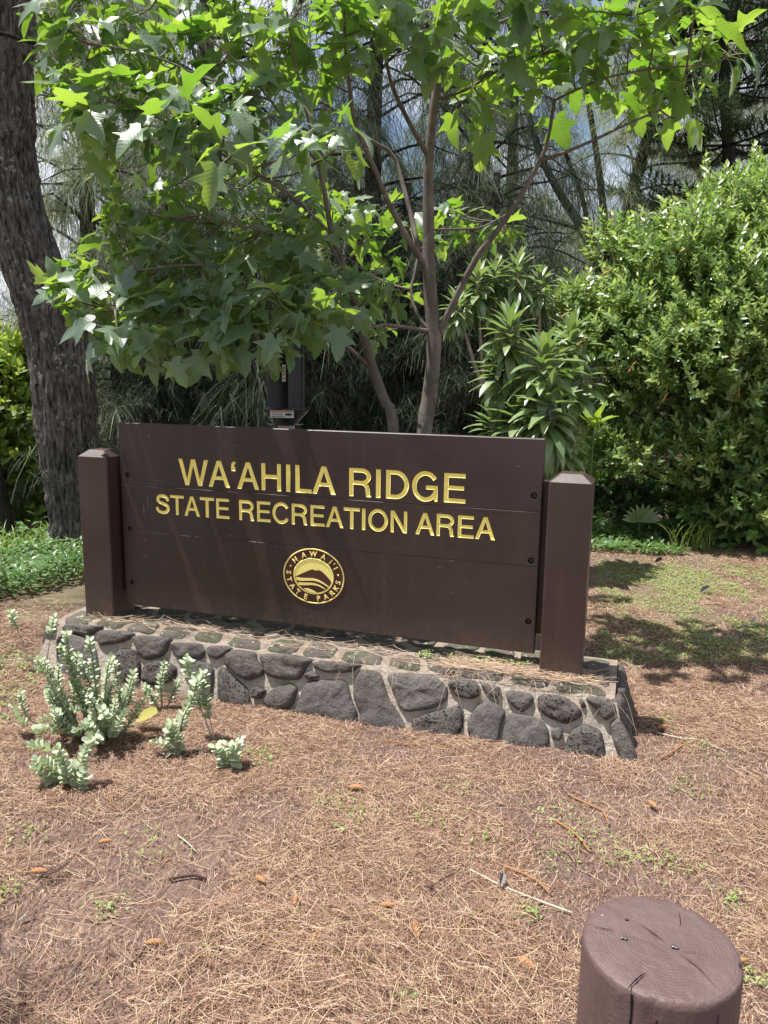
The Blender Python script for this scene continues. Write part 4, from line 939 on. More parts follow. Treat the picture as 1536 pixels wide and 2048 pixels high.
# ------------------------------------------------------------------ ironwood trees
def strands_from(bases, dirs, L, rng, m=4, droop=1.0, width=.006):
    n = len(bases); t = np.linspace(0, 1, m)[None, :, None]
    D = dirs[:, None, :]; P_ = bases[:, None, :] + D * (L[:, None, None] * t) + np.array([0, 0, -1.])[None, None] * (droop * L[:, None, None] * t ** 2 * .75)
    side = unit(np.cross(dirs + rng.normal(size=(n, 3)) * .6, [0, 0, 1.]) + 1e-4)
    wd = (width * (1.0 - .55 * np.linspace(0, 1, m)))[None] * np.ones((n, 1))
    return ribbons(P_, wd, side, rng.random(n))
def ironwood_data(seed, h, nl, twigs, per, zlow, reach, wd=.0095):
    rng = np.random.default_rng(seed); limbs = MB(); bb, dd, LL = [], [], []
    lean = rng.normal(size=2) * .03
    tr = np.array([[lean[0] * z * z * .2 + .06 * math.sin(z * .9 + seed), lean[1] * z * z * .2 + .06 * math.cos(z * .7 + seed), z] for z in np.linspace(-.3, h, 20)])
    for i in range(nl):
        z = zlow + (h * .97 - zlow) * ((i + rng.random() * .5) / nl); p0 = np.array([np.interp(z, tr[:, 2], tr[:, j]) for j in range(3)])
        az = i * 2.4 + rng.uniform(-.4, .4); L = reach * (1.05 - .75 * z / h) * rng.uniform(.65, 1.15); el = rng.uniform(.15, .75)
        hd = np.array([math.cos(az), math.sin(az), 0])
        tp = np.linspace(0, 1, 7); pts = p0 + hd * (L * tp)[:, None] + np.array([0, 0, 1.]) * (L * (math.tan(el) * tp - .55 * tp ** 2.2))[:, None] + rng.normal(size=(7, 3)) * .04 * tp[:, None]
        limbs.add(*tube(pts, np.linspace(.028 * (1.2 - z / h), .004, 7), 5))
        nt_ = max(3, int(twigs * L / reach)); f = rng.uniform(.22, 1.0, nt_)
        tb_ = np.stack([np.interp(f, tp, pts[:, j]) for j in range(3)], -1)
        td = unit(hd[None] * .5 + rng.normal(size=(nt_, 3)) * .6 + np.array([0, 0, .05])); tl = rng.uniform(.25, .7, nt_)
        g_ = rng.random((nt_, per, 1)); cloud = tb_[:, None] + td[:, None] * (tl[:, None, None] * g_) - np.array([0, 0, .35]) * (tl[:, None, None] * g_ ** 2)
        bb.append(cloud.reshape(-1, 3)); dd.append(unit(np.repeat(td, per, 0) * (.7 if h > 5 else .35) + rng.normal(size=(nt_ * per, 3)) * (.7 if h > 5 else .8))); LL.append(rng.uniform(.16, .42, nt_ * per) * (1 if h > 5 else .55))
    V, F, R_ = strands_from(np.concatenate(bb), np.concatenate(dd), np.concatenate(LL), rng, 3, 1.0 if h > 5 else .6, wd)
    fol = np_mesh('foliage', V, F, True, R_); lim = limbs.mesh('limb'); trm = MB(); trm.add(*tube(tr, np.linspace(.15, .03, 20), 10, .25)); trm = trm.mesh('trunk')
    return trm, lim, fol
IW = [ironwood_data(1, 12, 100, 19, 32, .6, 2.4, .0068), ironwood_data(2, 11, 96, 19, 32, .9, 2.2, .0068), ironwood_data(3, 13, 104, 19, 32, .4, 2.5, .0068), ironwood_data(4, 3.4, 70, 20, 28, .15, 1.15, .005)]
for t_, l_, f_ in IW: t_.materials.append(BARK_D); l_.materials.append(BARK_D)
def ironwood(x, y, var, rot, s, label, mat=CASU, sxy=1.0, group=None):
    r = thing('ironwood_tree', (x, y, 0), label, 'tree', group); r.rotation_euler = (0, 0, rot); r.scale = (s * sxy, s * sxy, s)
    t_, l_, f_ = IW[var]
    if len(f_.materials) == 0: f_.materials.append(CASU)
    for nm, me in (('trunk', t_), ('limb', l_), ('foliage', f_)):
        o_ = bpy.data.objects.new(nm, me); COL.objects.link(o_); o_.parent = r
        if nm == 'foliage':
            o_['kind'] = 'stuff'
            o_.material_slots[0].link = 'OBJECT'; o_.material_slots[0].material = mat
    return r
GRP = 'ironwood trees in the wood behind the sign'
def xat(px_, Y): return spot(px_, 800, Y)[0]
for (p_, Y, v, rot, s, lab, mt) in [
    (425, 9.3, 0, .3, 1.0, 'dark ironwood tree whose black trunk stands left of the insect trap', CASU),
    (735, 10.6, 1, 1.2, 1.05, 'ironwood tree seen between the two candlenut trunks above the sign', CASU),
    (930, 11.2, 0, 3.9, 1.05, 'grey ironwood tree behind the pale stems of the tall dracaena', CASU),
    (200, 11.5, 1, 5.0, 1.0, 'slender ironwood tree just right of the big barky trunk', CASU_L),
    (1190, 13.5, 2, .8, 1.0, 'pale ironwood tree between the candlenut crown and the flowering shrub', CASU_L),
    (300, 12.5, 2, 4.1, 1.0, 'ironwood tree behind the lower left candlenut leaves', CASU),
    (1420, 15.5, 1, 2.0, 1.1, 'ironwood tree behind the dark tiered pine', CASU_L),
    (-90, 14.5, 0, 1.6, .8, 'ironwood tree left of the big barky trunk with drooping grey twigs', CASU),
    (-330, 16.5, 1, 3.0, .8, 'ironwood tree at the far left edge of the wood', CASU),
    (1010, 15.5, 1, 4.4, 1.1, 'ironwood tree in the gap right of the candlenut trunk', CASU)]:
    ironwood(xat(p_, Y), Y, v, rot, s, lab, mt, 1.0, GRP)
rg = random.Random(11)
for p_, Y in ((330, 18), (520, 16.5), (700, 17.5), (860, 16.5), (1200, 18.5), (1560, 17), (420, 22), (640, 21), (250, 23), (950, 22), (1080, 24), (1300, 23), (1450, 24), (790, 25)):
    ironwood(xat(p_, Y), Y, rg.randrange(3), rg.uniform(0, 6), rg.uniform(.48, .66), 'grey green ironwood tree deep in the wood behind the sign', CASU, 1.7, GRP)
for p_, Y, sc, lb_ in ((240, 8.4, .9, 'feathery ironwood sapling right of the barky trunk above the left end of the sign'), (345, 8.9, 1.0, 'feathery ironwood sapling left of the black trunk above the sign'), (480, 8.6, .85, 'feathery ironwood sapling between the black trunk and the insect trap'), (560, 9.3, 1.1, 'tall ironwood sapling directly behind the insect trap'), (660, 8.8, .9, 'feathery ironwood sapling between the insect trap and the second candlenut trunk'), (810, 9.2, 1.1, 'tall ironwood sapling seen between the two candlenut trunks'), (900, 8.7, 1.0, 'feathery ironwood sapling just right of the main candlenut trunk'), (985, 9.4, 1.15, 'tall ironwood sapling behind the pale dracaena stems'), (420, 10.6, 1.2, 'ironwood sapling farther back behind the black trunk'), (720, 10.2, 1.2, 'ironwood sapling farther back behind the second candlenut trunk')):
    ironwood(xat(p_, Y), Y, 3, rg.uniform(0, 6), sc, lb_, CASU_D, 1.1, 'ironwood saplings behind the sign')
ironwood(-2.45, 1.15, 3, .7, 1.05, 'unseen ironwood sapling outside the left edge, added to shade the bottom left corner', CASU)  # out-of-view sapling added only to cast shade on the near left ground
# leaning dark limbs in the gap on the right
lean = thing('leaning_tree', (xat(1215, 12.5), 12.5, 0), 'bare dark leaning twin trunk tree in the gap right of the candlenut', 'tree')
for pix, a, b_ in (([(1235, 860), (1205, 560), (1165, 460), (1125, 395), (1090, 330), (1060, 240), (1030, 120)], .10, .035), ([(1225, 620), (1212, 470), (1200, 360), (1188, 270), (1172, 170), (1165, 40)], .07, .03), ([(1205, 560), (1175, 440), (1160, 380), (1130, 300), (1120, 200)], .05, .02), ([(1165, 460), (1090, 440), (1020, 425)], .03, .01)):
    m = MB(); m.add(*tube(smooth_path([spot(x, y, 12.5) for x, y in pix], 20), np.linspace(a, b_, 20), 8, .2)); part('trunk', m, BARK_D, lean)
m = MB(); b0 = np.array([lean.location.x, 12.5, -.2]); m.add(*tube(smooth_path([b0, b0 + [.05, 0, 1.0], spot(1235, 860, 12.5) * .2 + (b0 + [.05, 0, 1.3]) * .8, spot(1230, 700, 12.5)], 8), .11, 8)); part('trunk', m, BARK_D, lean)

# big barky trunk on the left
bt = thing('ironwood_tree', (-2.78, 6.8, 0), 'thick leaning tree trunk with furrowed bark and pale lichen behind the left post', 'tree')
tp = [(-2.72, 6.80, -.2, .26), (-2.745, 6.8, .0, .225), (-2.77, 6.8, .35, .205), (-2.78, 6.8, .7, .225), (-2.79, 6.79, 1.05, .245), (-2.82, 6.77, 1.75, .245), (-2.93, 6.7, 2.3, .225), (-3.06, 6.6, 3.0, .205), (-2.98, 6.45, 3.7, .18), (-2.86, 6.3, 4.3, .16), (-2.85, 6.1, 6.0, .14), (-2.7, 6.0, 9.0, .10)]
pt = smooth_path(np.array([a[:3] for a in tp]), 150); rt_ = smooth_path(np.array([(a[3], 0, 0) for a in tp]), 150)[:, 0]
kk = 110; V, F = tube(pt, rt_, kk); A = np.tile(np.arange(kk) / kk * 2 * np.pi, 150); Z = np.repeat(pt[:, 2], kk)
Cn = np.repeat(pt, kk, 0); D = unit(V - Cn)
wv_ = .35 * (fbm(np.cos(A) * 2, np.sin(A) * 2, Z * 1.5, 3) - .45)
f1 = vnoise(np.cos(A + wv_) * 9.5, np.sin(A + wv_) * 9.5, Z * 3.6); f2 = vnoise(np.cos(A + wv_) * 19, np.sin(A + wv_) * 21, Z * 9)
rid = 1 - np.abs(2 * f1 - 1) ** .7; V = V + D * ((rid - .5) * .052 + (f2 - .5) * .030 + (fbm(np.cos(A), np.sin(A), Z * .7, 2) - .4) * .05)[:, None]
m = MB(); m.add(V, F); part('trunk', m, BARK, bt)
rng = np.random.default_rng(5)
bb, dd, LL = [], [], []; m = MB()
for i in range(16):
    z = 5.8 + 3.0 * i / 16; az = 3.1 + 1.3 * math.sin(i * 2.4); L = rng.uniform(1.2, 2.4); p0 = np.array([-2.8, 6.05, z]); hd = np.array([math.cos(az), math.sin(az), 0]); tpp = np.linspace(0, 1, 7)
    pts = p0 + hd * (L * tpp)[:, None] + np.array([0, 0, 1.]) * (L * (.5 * tpp - .6 * tpp ** 2))[:, None]; m.add(*tube(pts, np.linspace(.03, .005, 7), 5))
    f = rng.uniform(.2, 1, 12); tbs = np.stack([np.interp(f, tpp, pts[:, j]) for j in range(3)], -1); td = unit(hd + rng.normal(size=(12, 3)) * .6)
    bb.append((tbs[:, None] + td[:, None] * (.5 * rng.random((12, 16, 1)))).reshape(-1, 3)); dd.append(unit(np.repeat(td, 16, 0) * .6 + rng.normal(size=(192, 3)) * .5)); LL.append(rng.uniform(.25, .55, 192))
m.add(*tube(smooth_path([spot(75, 88, 6.2), spot(40, 78, 6.0), spot(0, 66, 5.8), spot(-80, 60, 5.5)], 8), .014, 6))
part('limb', m, BARK_D, bt)
V, F, R_ = strands_from(np.concatenate(bb), np.concatenate(dd), np.concatenate(LL), rng, 4, 1.0, .006)
put('foliage', np_mesh('foliage', V - origin(bt), F, True, R_), CASU, bt, kind='stuff')
# dark slanting trunk at the left edge
lt = thing('leaning_tree', tuple(gspot(10, 1090) * [1, 1, 0]), 'dark slim leaning tree trunk at the left edge of the photo', 'tree')
q0 = gspot(10, 1090); m = MB(); m.add(*tube(smooth_path([q0 - [0, 0, .2], spot(4, 1030, q0[1]), spot(-10, 960, q0[1]), spot(-40, 840, q0[1]), spot(-120, 600, q0[1])], 14), np.linspace(.10, .06, 14), 10, .2)); part('trunk', m, BARK_D, lt)

# ------------------------------------------------------------------ tiered pine
PY_ = 12.5; pb = np.array([xat(1465, PY_), PY_, 0.])
pine = thing('tiered_pine', pb, 'dark green tiered pine behind the flowering shrub at upper right', 'tree')
zpx = lambda py: spot(1455, py, PY_)[2]
m = MB(); m.add(*tube(smooth_path([pb - [0, 0, .3], spot(1462, 700, PY_), spot(1457, 330, PY_), spot(1440, 0, PY_), spot(1425, -400, PY_)], 20), np.linspace(.13, .05, 20), 9, .1)); part('trunk', m, BARK_D, pine)
rng = np.random.default_rng(9); mbr = MB(); NB, ND, NL_ = [], [], []
for wi, py in enumerate((640, 520, 400, 290, 180, 80, -10, -100, -200, -300)):
    z = zpx(py); x0 = np.interp(py, [-400, 0, 330, 700], [spot(1425, -400, PY_)[0], spot(1440, 0, PY_)[0], spot(1457, 330, PY_)[0], spot(1462, 700, PY_)[0]])
    for b_ in range(7):
        az = b_ * 2 * math.pi / 7 + wi * .5 + rng.uniform(-.15, .15); L = rng.uniform(1.35, 1.95) * (1 - .02 * wi); hd = np.array([math.cos(az), math.sin(az), 0]); sd = np.array([-hd[1], hd[0], 0]); tpp = np.linspace(0, 1, 8)
        pts = np.array([x0, PY_, z]) + hd * (L * tpp)[:, None] + np.array([0, 0, 1.]) * (L * (-.12 * tpp + .22 * tpp ** 2.5))[:, None]; mbr.add(*tube(pts, np.linspace(.022, .006, 8), 5))
        for f in np.linspace(.2, 1.0, 13):
            for s_ in (-1, 1):
                p0 = np.array([np.interp(f, tpp, pts[:, j]) for j in range(3)]); l = .42 * (1.15 - f * .55) * rng.uniform(.8, 1.15); d = unit(sd * s_ + hd * .75 + np.array([0, 0, .12]))
                kq = 56; g_ = rng.random(kq) ** .8; base_ = p0 + d * (l * g_)[:, None] + np.array([0, 0, 1.]) * (.25 * l * g_ ** 2 - .1 * l * g_)[:, None]
                NB.append(base_); ND.append(unit(d * .9 + rng.normal(size=(kq, 3)) * .55 + np.array([0, 0, .35]))); NL_.append(rng.uniform(.07, .14, kq))
part('branch', mbr, BARK_D, pine)
V, F, R_ = strands_from(np.concatenate(NB), np.concatenate(ND), np.concatenate(NL_), rng, 2, 0.0, .014)
put('foliage', np_mesh('foliage', V - origin(pine), F, True, R_), PINEL, pine, kind='stuff')

# ------------------------------------------------------------------ shrubs
def sprig(n_leaf, L, leaf, wd, seed, tilt=.75):
    r = np.random.default_rng(seed); V = []; F = []; off = 0; lu = []
    tv = np.array([[0, 0, 0], [1., 0, 0], [.30, wd * .5, .05], [.30, -wd * .5, .05], [.65, wd * .42, .03], [.65, -wd * .42, .03], [.5, 0, 0]])
    tf = np.array([[0, 2, 6], [2, 4, 6], [4, 1, 6], [0, 6, 3], [3, 6, 5], [5, 6, 1]])
    for i in range(n_leaf):
        f = (i + .5) / n_leaf; az = i * 2.4 + r.uniform(-.4, .4); el = tilt * (1 - f) + .15 + r.uniform(-.2, .25)
        a = math.pi / 2 * f * .75; d = np.array([math.cos(math.pi / 2 - el) * 1.0 if False else math.sin(a) * .9 + .35, math.cos(az), math.sin(az)]); d = unit(d); R_ = frames(d[None], unit(np.array([1.0, .15 * r.normal(), .3 + .15 * r.normal()]))[None])[0]
        s_ = leaf * r.uniform(.7, 1.15); p0 = np.array([f * L, .012 * math.sin(f * 4), .02 * f * f])
        V.append((tv * [1, 1, 1]) @ R_.T * s_ + p0); F.append(tf + off); off += len(tv)
    sv, sf = tube(np.array([[0, 0, 0], [L * .5, .006, .004], [L, .0, .02]]), [.003, .0024, .0012], 3); V.append(sv); Fq = [np.concatenate(F), sf[0] + off]
    return np.concatenate(V), Fq
def shrub(root, lobes, count, n_big, temps, mats, rng, part_name='sprig', inner=.25, upw=.55, smin=.8, smax=1.25):
    c = np.array([l[:3] for l in lobes]); r = np.array([l[3] for l in lobes]); pick = rng.choice(len(lobes), count, p=r ** 2 / (r ** 2).sum())
    d = rand_dirs(count, rng); d[:, 2] = np.where(d[:, 2] < -.45, -d[:, 2], d[:, 2]); d[:, 1] = np.where(rng.random(count) < .4, -np.abs(d[:, 1]), d[:, 1])
    rad = r[pick] * np.where(rng.random(count) < inner, rng.uniform(.35, .8, count), rng.uniform(.82, 1.06, count)) * np.where(rng.random(count) < .14, rng.uniform(1.06, 1.42, count), 1.0) * (.66 + .62 * vnoise(d[:, 0] * 2.6 + pick, d[:, 1] * 2.6, d[:, 2] * 2.6))
    T = c[pick] + d * rad[:, None] * np.array([1, 1, .95]); T = T[T[:, 2] > .05]; d = d[:len(T)] if len(T) == count else unit(T - c[pick[: len(T)]])
    ax = unit(d * .75 + np.array([-.05, -.12, upw]) + rng.normal(size=T.shape) * .38); Rm = frames(ax, unit(np.array([-.2, -.3, 1.]) + rng.normal(size=T.shape) * .3)); S_ = rng.uniform(smin, smax, len(T)); ti = rng.integers(len(temps), size=len(T))
    key = np.where(in_view(T, .98), S_ / dist_key(T), 0); order = np.argsort(-key); big = order[:n_big]; rest = order[n_big:]
    mes = []
    for V, F in temps:
        me = np_mesh(part_name, V, F, True); me.materials.append(mats[0]); mes.append(me)
    for i in big: place(part_name, mes[ti[i]], M4(Rm[i], T[i], S_[i]), root)
    m_ = MB()
    for t in range(len(temps)):
        ii = rest[ti[rest] == t]; V, F, R_ = scatter(temps[t][0], temps[t][1], Rm[ii], T[ii], S_[ii], rng.random(len(ii))); m_.add(V, F, R_)
    part('foliage', m_, mats[0], root, kind='stuff')
    return T, d
rng = np.random.default_rng(31)
sroot = np.array([3.5, 8.0, 0.])
shr = thing('flowering_shrub', sroot, 'big glossy leaved shrub with thin orange flower spikes filling the right side', 'shrub')
LOB = [(1500, 500, 8.25, 0.71), (1390, 570, 7.95, 0.62), (1490, 670, 7.65, 0.75), (1305, 590, 8.05, 0.45), (1270, 680, 7.85, 0.48), (1380, 748, 7.55, 0.58), (1240, 728, 8.05, 0.42), (1500, 858, 7.65, 0.62), (1310, 828, 8.05, 0.46), (1225, 858, 7.95, 0.3), (1195, 933, 7.75, 0.24), (1270, 923, 7.65, 0.28), (1430, 928, 7.45, 0.42), (1536, 998, 7.35, 0.45), (1410, 1008, 7.55, 0.22), (1610, 630, 7.85, 0.9), (1640, 908, 7.55, 0.8), (1650, 450, 8.45, 0.76), (1170, 670, 8.05, 0.25), (1150, 615, 8.05, 0.16), (1240, 510, 8.25, 0.24)]
SP = [sprig(12, .16, .072, .42, 0), sprig(16, .24, .070, .38, 1), sprig(9, .12, .080, .42, 2), sprig(14, .20, .066, .40, 3)]
T, D = shrub(shr, [(*spot(x, y, Y), r) for x, y, Y, r in LOB], 8200, 290, SP, [SHRUBL], rng)
for (x, y, Y, r) in LOB:
    e = spot(x, y, Y); b0 = sroot + np.array([rng.uniform(-.5, .5), rng.uniform(-.3, .3), -.1]); m = MB()
    m.add(*tube(smooth_path([b0, b0 + (e - b0) * [.25, .25, .5] + [0, 0, .2], e], 10), np.linspace(.028, .008, 10), 6, .2))
    for _ in range(6):
        t = e + rand_dirs(1, rng)[0] * r * .85; m.add(*tube(smooth_path([b0 + (e - b0) * .7, (e + t) / 2, t], 5), np.linspace(.008, .003, 5), 4))
    part('stem', m, BARK_S, shr)
vis = np.where(in_view(T, .95) & (D[:, 1] < .3) & (T[:, 2] > 1.0))[0]
for i in rng.choice(vis, 70, replace=False):
    p0 = T[i] + D[i] * .10; dr = unit(D[i] * .5 + np.array([rng.uniform(-.6, -.2), -.2, rng.uniform(-.9, .25)])); L = rng.uniform(.09, .2); m = MB()
    m.add(*tube(smooth_path([p0, p0 + dr * L * .5, p0 + dr * L + [0, 0, -.03]], 6), [.002, .0065, .008, .008, .007, .003], 5, .4)); part('flower_spike', m, ORANGE, shr)
# bright bushes on the far left, behind the trunk
for i, (x, lobs, lab) in enumerate((
    (-3.9, [(20, 790, 8.5, .48), (60, 860, 8.4, .42), (-40, 860, 8.3, .6), (100, 930, 8.3, .28)], 'sunlit yellow green bush left of the big barky trunk'),
    (-4.4, [(60, 960, 8.5, .36), (-10, 980, 8.3, .4), (125, 1010, 8.7, .3), (95, 1040, 8.3, .26)], 'low bright bush at the foot of the wood on the far left'),
    (-5.5, [(-150, 830, 11, .8), (-60, 790, 12, .7)], 'tall pale green bush beyond the left edge of the clearing'))):
    x = x + (.35 if i < 2 else 0); b = thing('bush', (x, 8.5, 0), lab, 'bush'); lb = [(*spot(a, c_, Y), r) for a, c_, Y, r in lobs]
    shrub(b, lb, 1500, 40, [sprig(11, .22, .10, .5, 40 + i), sprig(10, .2, .12, .45, 50 + i)], [BUSHL], rng)
    m = MB()
    for l in lb: m.add(*tube(smooth_path([np.array([x, 8.5, -.1]), np.array([(x + l[0]) / 2, (8.5 + l[1]) / 2, l[2] * .6]), np.array(l[:3])], 7), np.linspace(.03, .008, 7), 5))
    part('stem', m, BARK_S, b)
# understorey: dark undergrowth bush below the shrub and behind the sign
for i, (lobs, lab) in enumerate((
    ([(1200, 1010, 8.6, .35), (1290, 1030, 8.5, .35), (1130, 1000, 8.8, .4)], 'low dark undergrowth bush in the hollow under the flowering shrub'),
    ([(1420, 1040, 7.6, .30), (1500, 1050, 7.4, .35)], 'low dark leafy bush under the right end of the flowering shrub'))):
    lb = [(*spot(a, c_, Y), r) for a, c_, Y, r in lobs]; b = thing('bush', (lb[0][0], lb[0][1], 0), lab, 'bush')
    shrub(b, lb, 420, 40, [sprig(9, .16, .09, .5, 60 + i)], [COVERL], rng)

# ------------------------------------------------------------------ dracaenas
def strap(curve, wd, seed):
    n_ = 6; t = np.linspace(0, 1, n_); w_ = wd * np.array([.35, .8, 1.0, .95, .62, .03]); el = -curve * t; ds = 1 / (n_ - 1)
    x = np.concatenate([[0], np.cumsum(np.cos(el[:-1]) * ds)]); z = np.concatenate([[0], np.cumsum(np.sin(el[:-1]) * ds)])
    V = np.concatenate([np.stack([x, s_ * w_ * .5, z + abs(s_) * w_ * .16 + .01 * s_ * np.sin(t * 9 + seed)], -1) for s_ in (-1, 0, 1)]); F = []
    for r in (0, 1):
        j = np.arange(n_ - 1) + r * n_; F.append(np.stack([j, j + 1, j + n_ + 1, j + n_], -1))
    return V, [np.concatenate(F)]
ST = [strap(c_, w_, i) for i, (c_, w_) in enumerate(((.2, .24), (.5, .27), (.9, .28), (1.35, .27)))]
SM = []
for V, F in ST:
    me = np_mesh('leaf', V, F, True); me.materials.append(DRACL); SM.append(me)
SMB = []
for V, F in ST[:2]:
    me = np_mesh('leaf', V, F, True); me.materials.append(DRACB); SMB.append(me)
def rosettes(root, lst, n_big, per):
    T, R_, S_, I_ = [], [], [], []
    for (x, y, Y, r) in lst:
        c = spot(x, y, Y)
        for i in range(per):
            f = i / per; el = 1.3 - 2.3 * f ** .75 + rng.uniform(-.15, .15); az = i * 2.4 + rng.uniform(-.3, .3); d = np.array([math.cos(az) * math.cos(el), math.sin(az) * math.cos(el), math.sin(el)])
            T.append(c + np.array([0, 0, .10 - .32 * f * r / .35]) + d * .02); R_.append(frames(d[None], np.array([[.001, -.15, 1.0]]))[0]); S_.append(r * .74 * rng.uniform(.75, 1.1) * (.75 + .3 * min(1, f * 3))); I_.append(min(3, int(f * 3 + rng.uniform(0, 1.2))))
    T, R_, S_, I_ = np.array(T), np.array(R_), np.array(S_), np.array(I_); order = np.argsort(-S_ / dist_key(T) + (T[:, 1] > np.mean(T[:, 1])) * .001)
    for i in order[:n_big]: place('leaf', SM[I_[i]], M4(R_[i], T[i], S_[i]), root)
    rest = order[n_big:]; m_ = MB()
    for t in range(4):
        ii = rest[I_[rest] == t]
        if len(ii): m_.add(*scatter(*ST[t], R_[ii], T[ii], S_[ii], rng.random(len(ii))))
    if m_.n: part('foliage', m_, DRACL, root, kind='stuff')
dr1 = thing('dracaena', (spot(1085, 1000, 6.3)[0], 6.3, 0), 'bushy dracaena with large drooping strap leaf rosettes right above the sign', 'plant')
R1 = [(1020, 668, 6.3, .36), (1085, 728, 6.05, .42), (1000, 745, 6.35, .34), (1140, 690, 6.5, .36), (1095, 815, 5.95, .40), (1040, 845, 6.15, .36), (1150, 765, 6.4, .38), (985, 860, 6.3, .3), (1120, 880, 6.1, .34)]
rosettes(dr1, R1, 290, 66)
for x, y, Y, r in R1:
    m = MB(); b0 = np.array([dr1.location.x + rng.uniform(-.15, .15), 6.35, -.05]); e = spot(x, y, Y); m.add(*tube(smooth_path([b0, (b0 + e) / 2 + [0, 0, .1], e + [0, 0, .05]], 8), np.linspace(.028, .018, 8), 7)); part('stem', m, BARK_P, dr1)
dr2 = thing('dracaena', (spot(1000, 900, 7.6)[0], 7.6, 0), 'tall thin stemmed dracaena with small leaf tufts behind the bushy one', 'plant')
R2 = [(955, 570, 7.6, .34), (1035, 548, 7.6, .33), (1080, 578, 7.6, .28), (915, 622, 7.4, .26), (1000, 605, 7.7, .3), (990, 560, 7.7, .28)]
rosettes(dr2, R2, 150, 44)
for (x, y, Y, r), bx_ in zip(R2, (985, 1050, 1085, 1000, 1020, 1010)):
    m = MB(); b0 = np.array([spot(bx_ + 40, 900, Y)[0], Y, -.05]); e = spot(x, y, Y); md = spot((x + bx_) / 2 - 5, 740, Y); m.add(*tube(smooth_path([b0, spot(bx_, 860, Y), md, e + [0, 0, .04]], 12), np.linspace(.026, .015, 12), 7, .15)); part('stem', m, BARK_P, dr2)
dr3 = thing('young_dracaena', spot(1185, 850, 6.1) * [1, 1, 0], 'small bright yellow green dracaena shoot beside the bushy dark one', 'plant')
c3 = spot(1187, 855, 6.1)
for i in range(9):
    az = i * 2.4; el = rng.uniform(.85, 1.4) - .06 * i; d = np.array([[math.cos(az) * math.cos(el), math.sin(az) * math.cos(el), math.sin(el)]]); place('leaf', SMB[i % 2], M4(frames(d, np.array([[.01, -.2, 1.]]))[0], c3, rng.uniform(.17, .27)), dr3)
m = MB(); m.add(*tube(np.array([[c3[0], c3[1], -.05], c3 * [1, 1, .5], c3 + [0, 0, .02]]), .008, 6)); part('stem', m, COVERL, dr3)

# ------------------------------------------------------------------ ground cover, grass, weeds
def leaf_carpet(name, xy, hmin, hmax, size, mat, rng, up=.9):
    n = len(xy); z = gh(xy[:, 0], xy[:, 1]) + rng.uniform(hmin, hmax, n) * (.5 + vnoise(xy[:, 0] * 2.5, xy[:, 1] * 2.5, 7.7)); T = np.stack([xy[:, 0], xy[:, 1], z], -1)
    tv = np.array([[0, 0, 0], [1., 0, -.06], [.4, .24, .06], [.4, -.24, .06], [.5, 0, 0]]); tf = [np.array([[0, 2, 4], [2, 1, 4], [0, 4, 3], [3, 4, 1]])]
    d = rand_dirs(n, rng); d[:, 2] = rng.uniform(-.25, .6, n); Rm = frames(d, unit(np.array([0, -.25, 1.]) + rng.normal(size=(n, 3)) * (1 - up)))
    V, F, R_ = scatter(tv, tf, Rm, T, size * rng.uniform(.6, 1.3, n), rng.random(n)); m_ = MB(); m_.add(V, F, R_); return part(name, m_, mat, None, kind='stuff')
rng = np.random.default_rng(44)
def in_poly(xy, poly):
    x, y = xy[:, 0], xy[:, 1]; c = np.zeros(len(xy), bool); n = len(poly)
    for i in range(n):
        (x0, y0), (x1, y1) = poly[i], poly[i - 1]
        c ^= ((y0 > y) != (y1 > y)) & (x < (x1 - x0) * (y - y0) / (y1 - y0 + 1e-12) + x0)
    return c
def fill(poly, n, rng):
    p = np.array(poly); xy = rng.uniform(p.min(0), p.max(0), (n * 3, 2)); return xy[in_poly(xy, poly)][:n]
gp = lambda lst: [tuple(gspot(x, y)[:2]) for x, y in lst]
def ragged(xy, sc=2.2, th=.40): return xy[vnoise(xy[:, 0] * sc, xy[:, 1] * sc, 3.3) + .25 * vnoise(xy[:, 0] * 9, xy[:, 1] * 9, 1.) > th]
leaf_carpet('ground_cover', ragged(fill(gp([(-300, 1225), (0, 1205), (80, 1190), (175, 1165), (240, 1150), (260, 1085), (120, 1085), (-60, 1085), (-400, 1090)]), 12000, rng), 1.5, .28), .02, .17, .055, COVERL, rng)
leaf_carpet('ground_cover', ragged(fill(gp([(1150, 1100), (1250, 1108), (1350, 1112), (1440, 1100), (1536, 1090), (1560, 1060), (1150, 1060)]), 5200, rng), 2.5, .34), .01, .09, .055, COVERL, rng)
leaf_carpet('ground_cover', ragged(fill([(-2.2, 6.5), (3.5, 7.8), (5.5, 9), (5, 13), (-7, 13), (-5, 7.2)], 9000, rng), 1.0, .45), .02, .22, .10, COVERL, rng)
def weed_xy(n, cen, spread): return np.concatenate([c + rng.normal(size=(n, 2)) * s_ for c, s_ in zip(cen, spread)])
W = fill(gp([(1195, 1120), (1260, 1120), (1536, 1135), (1600, 1330), (1200, 1330)]), 16000, rng)
gmask = fbm(W[:, 0] * 1.6 + 9, W[:, 1] * 1.6, .4, 4); W = W[gmask > .44]
leaf_carpet('ground_weeds', W, .004, .022, .018, WEEDL, rng)
pw = [(640, 1620), (855, 1640), (915, 1580), (1105, 1630), (1115, 1720), (1230, 1720), (1290, 1725), (1350, 1730), (1500, 1960), (300, 1705), (210, 1825), (515, 1515), (540, 1520), (700, 1640), (1180, 1670), (960, 1680), (1370, 1590), (1460, 1800), (1060, 1840), (820, 2030), (60, 1680), (1090, 1470), (690, 1600), (20, 1790), (1320, 1450), (1400, 1510)]
pw3 = np.array([gspot(x, y)[:2] for x, y in pw]); leaf_carpet('ground_weeds', weed_xy(42, pw3, np.where(pw3[:, 1] < 2.2, .03, .05)), .004, .024, .016, WEEDL, rng)
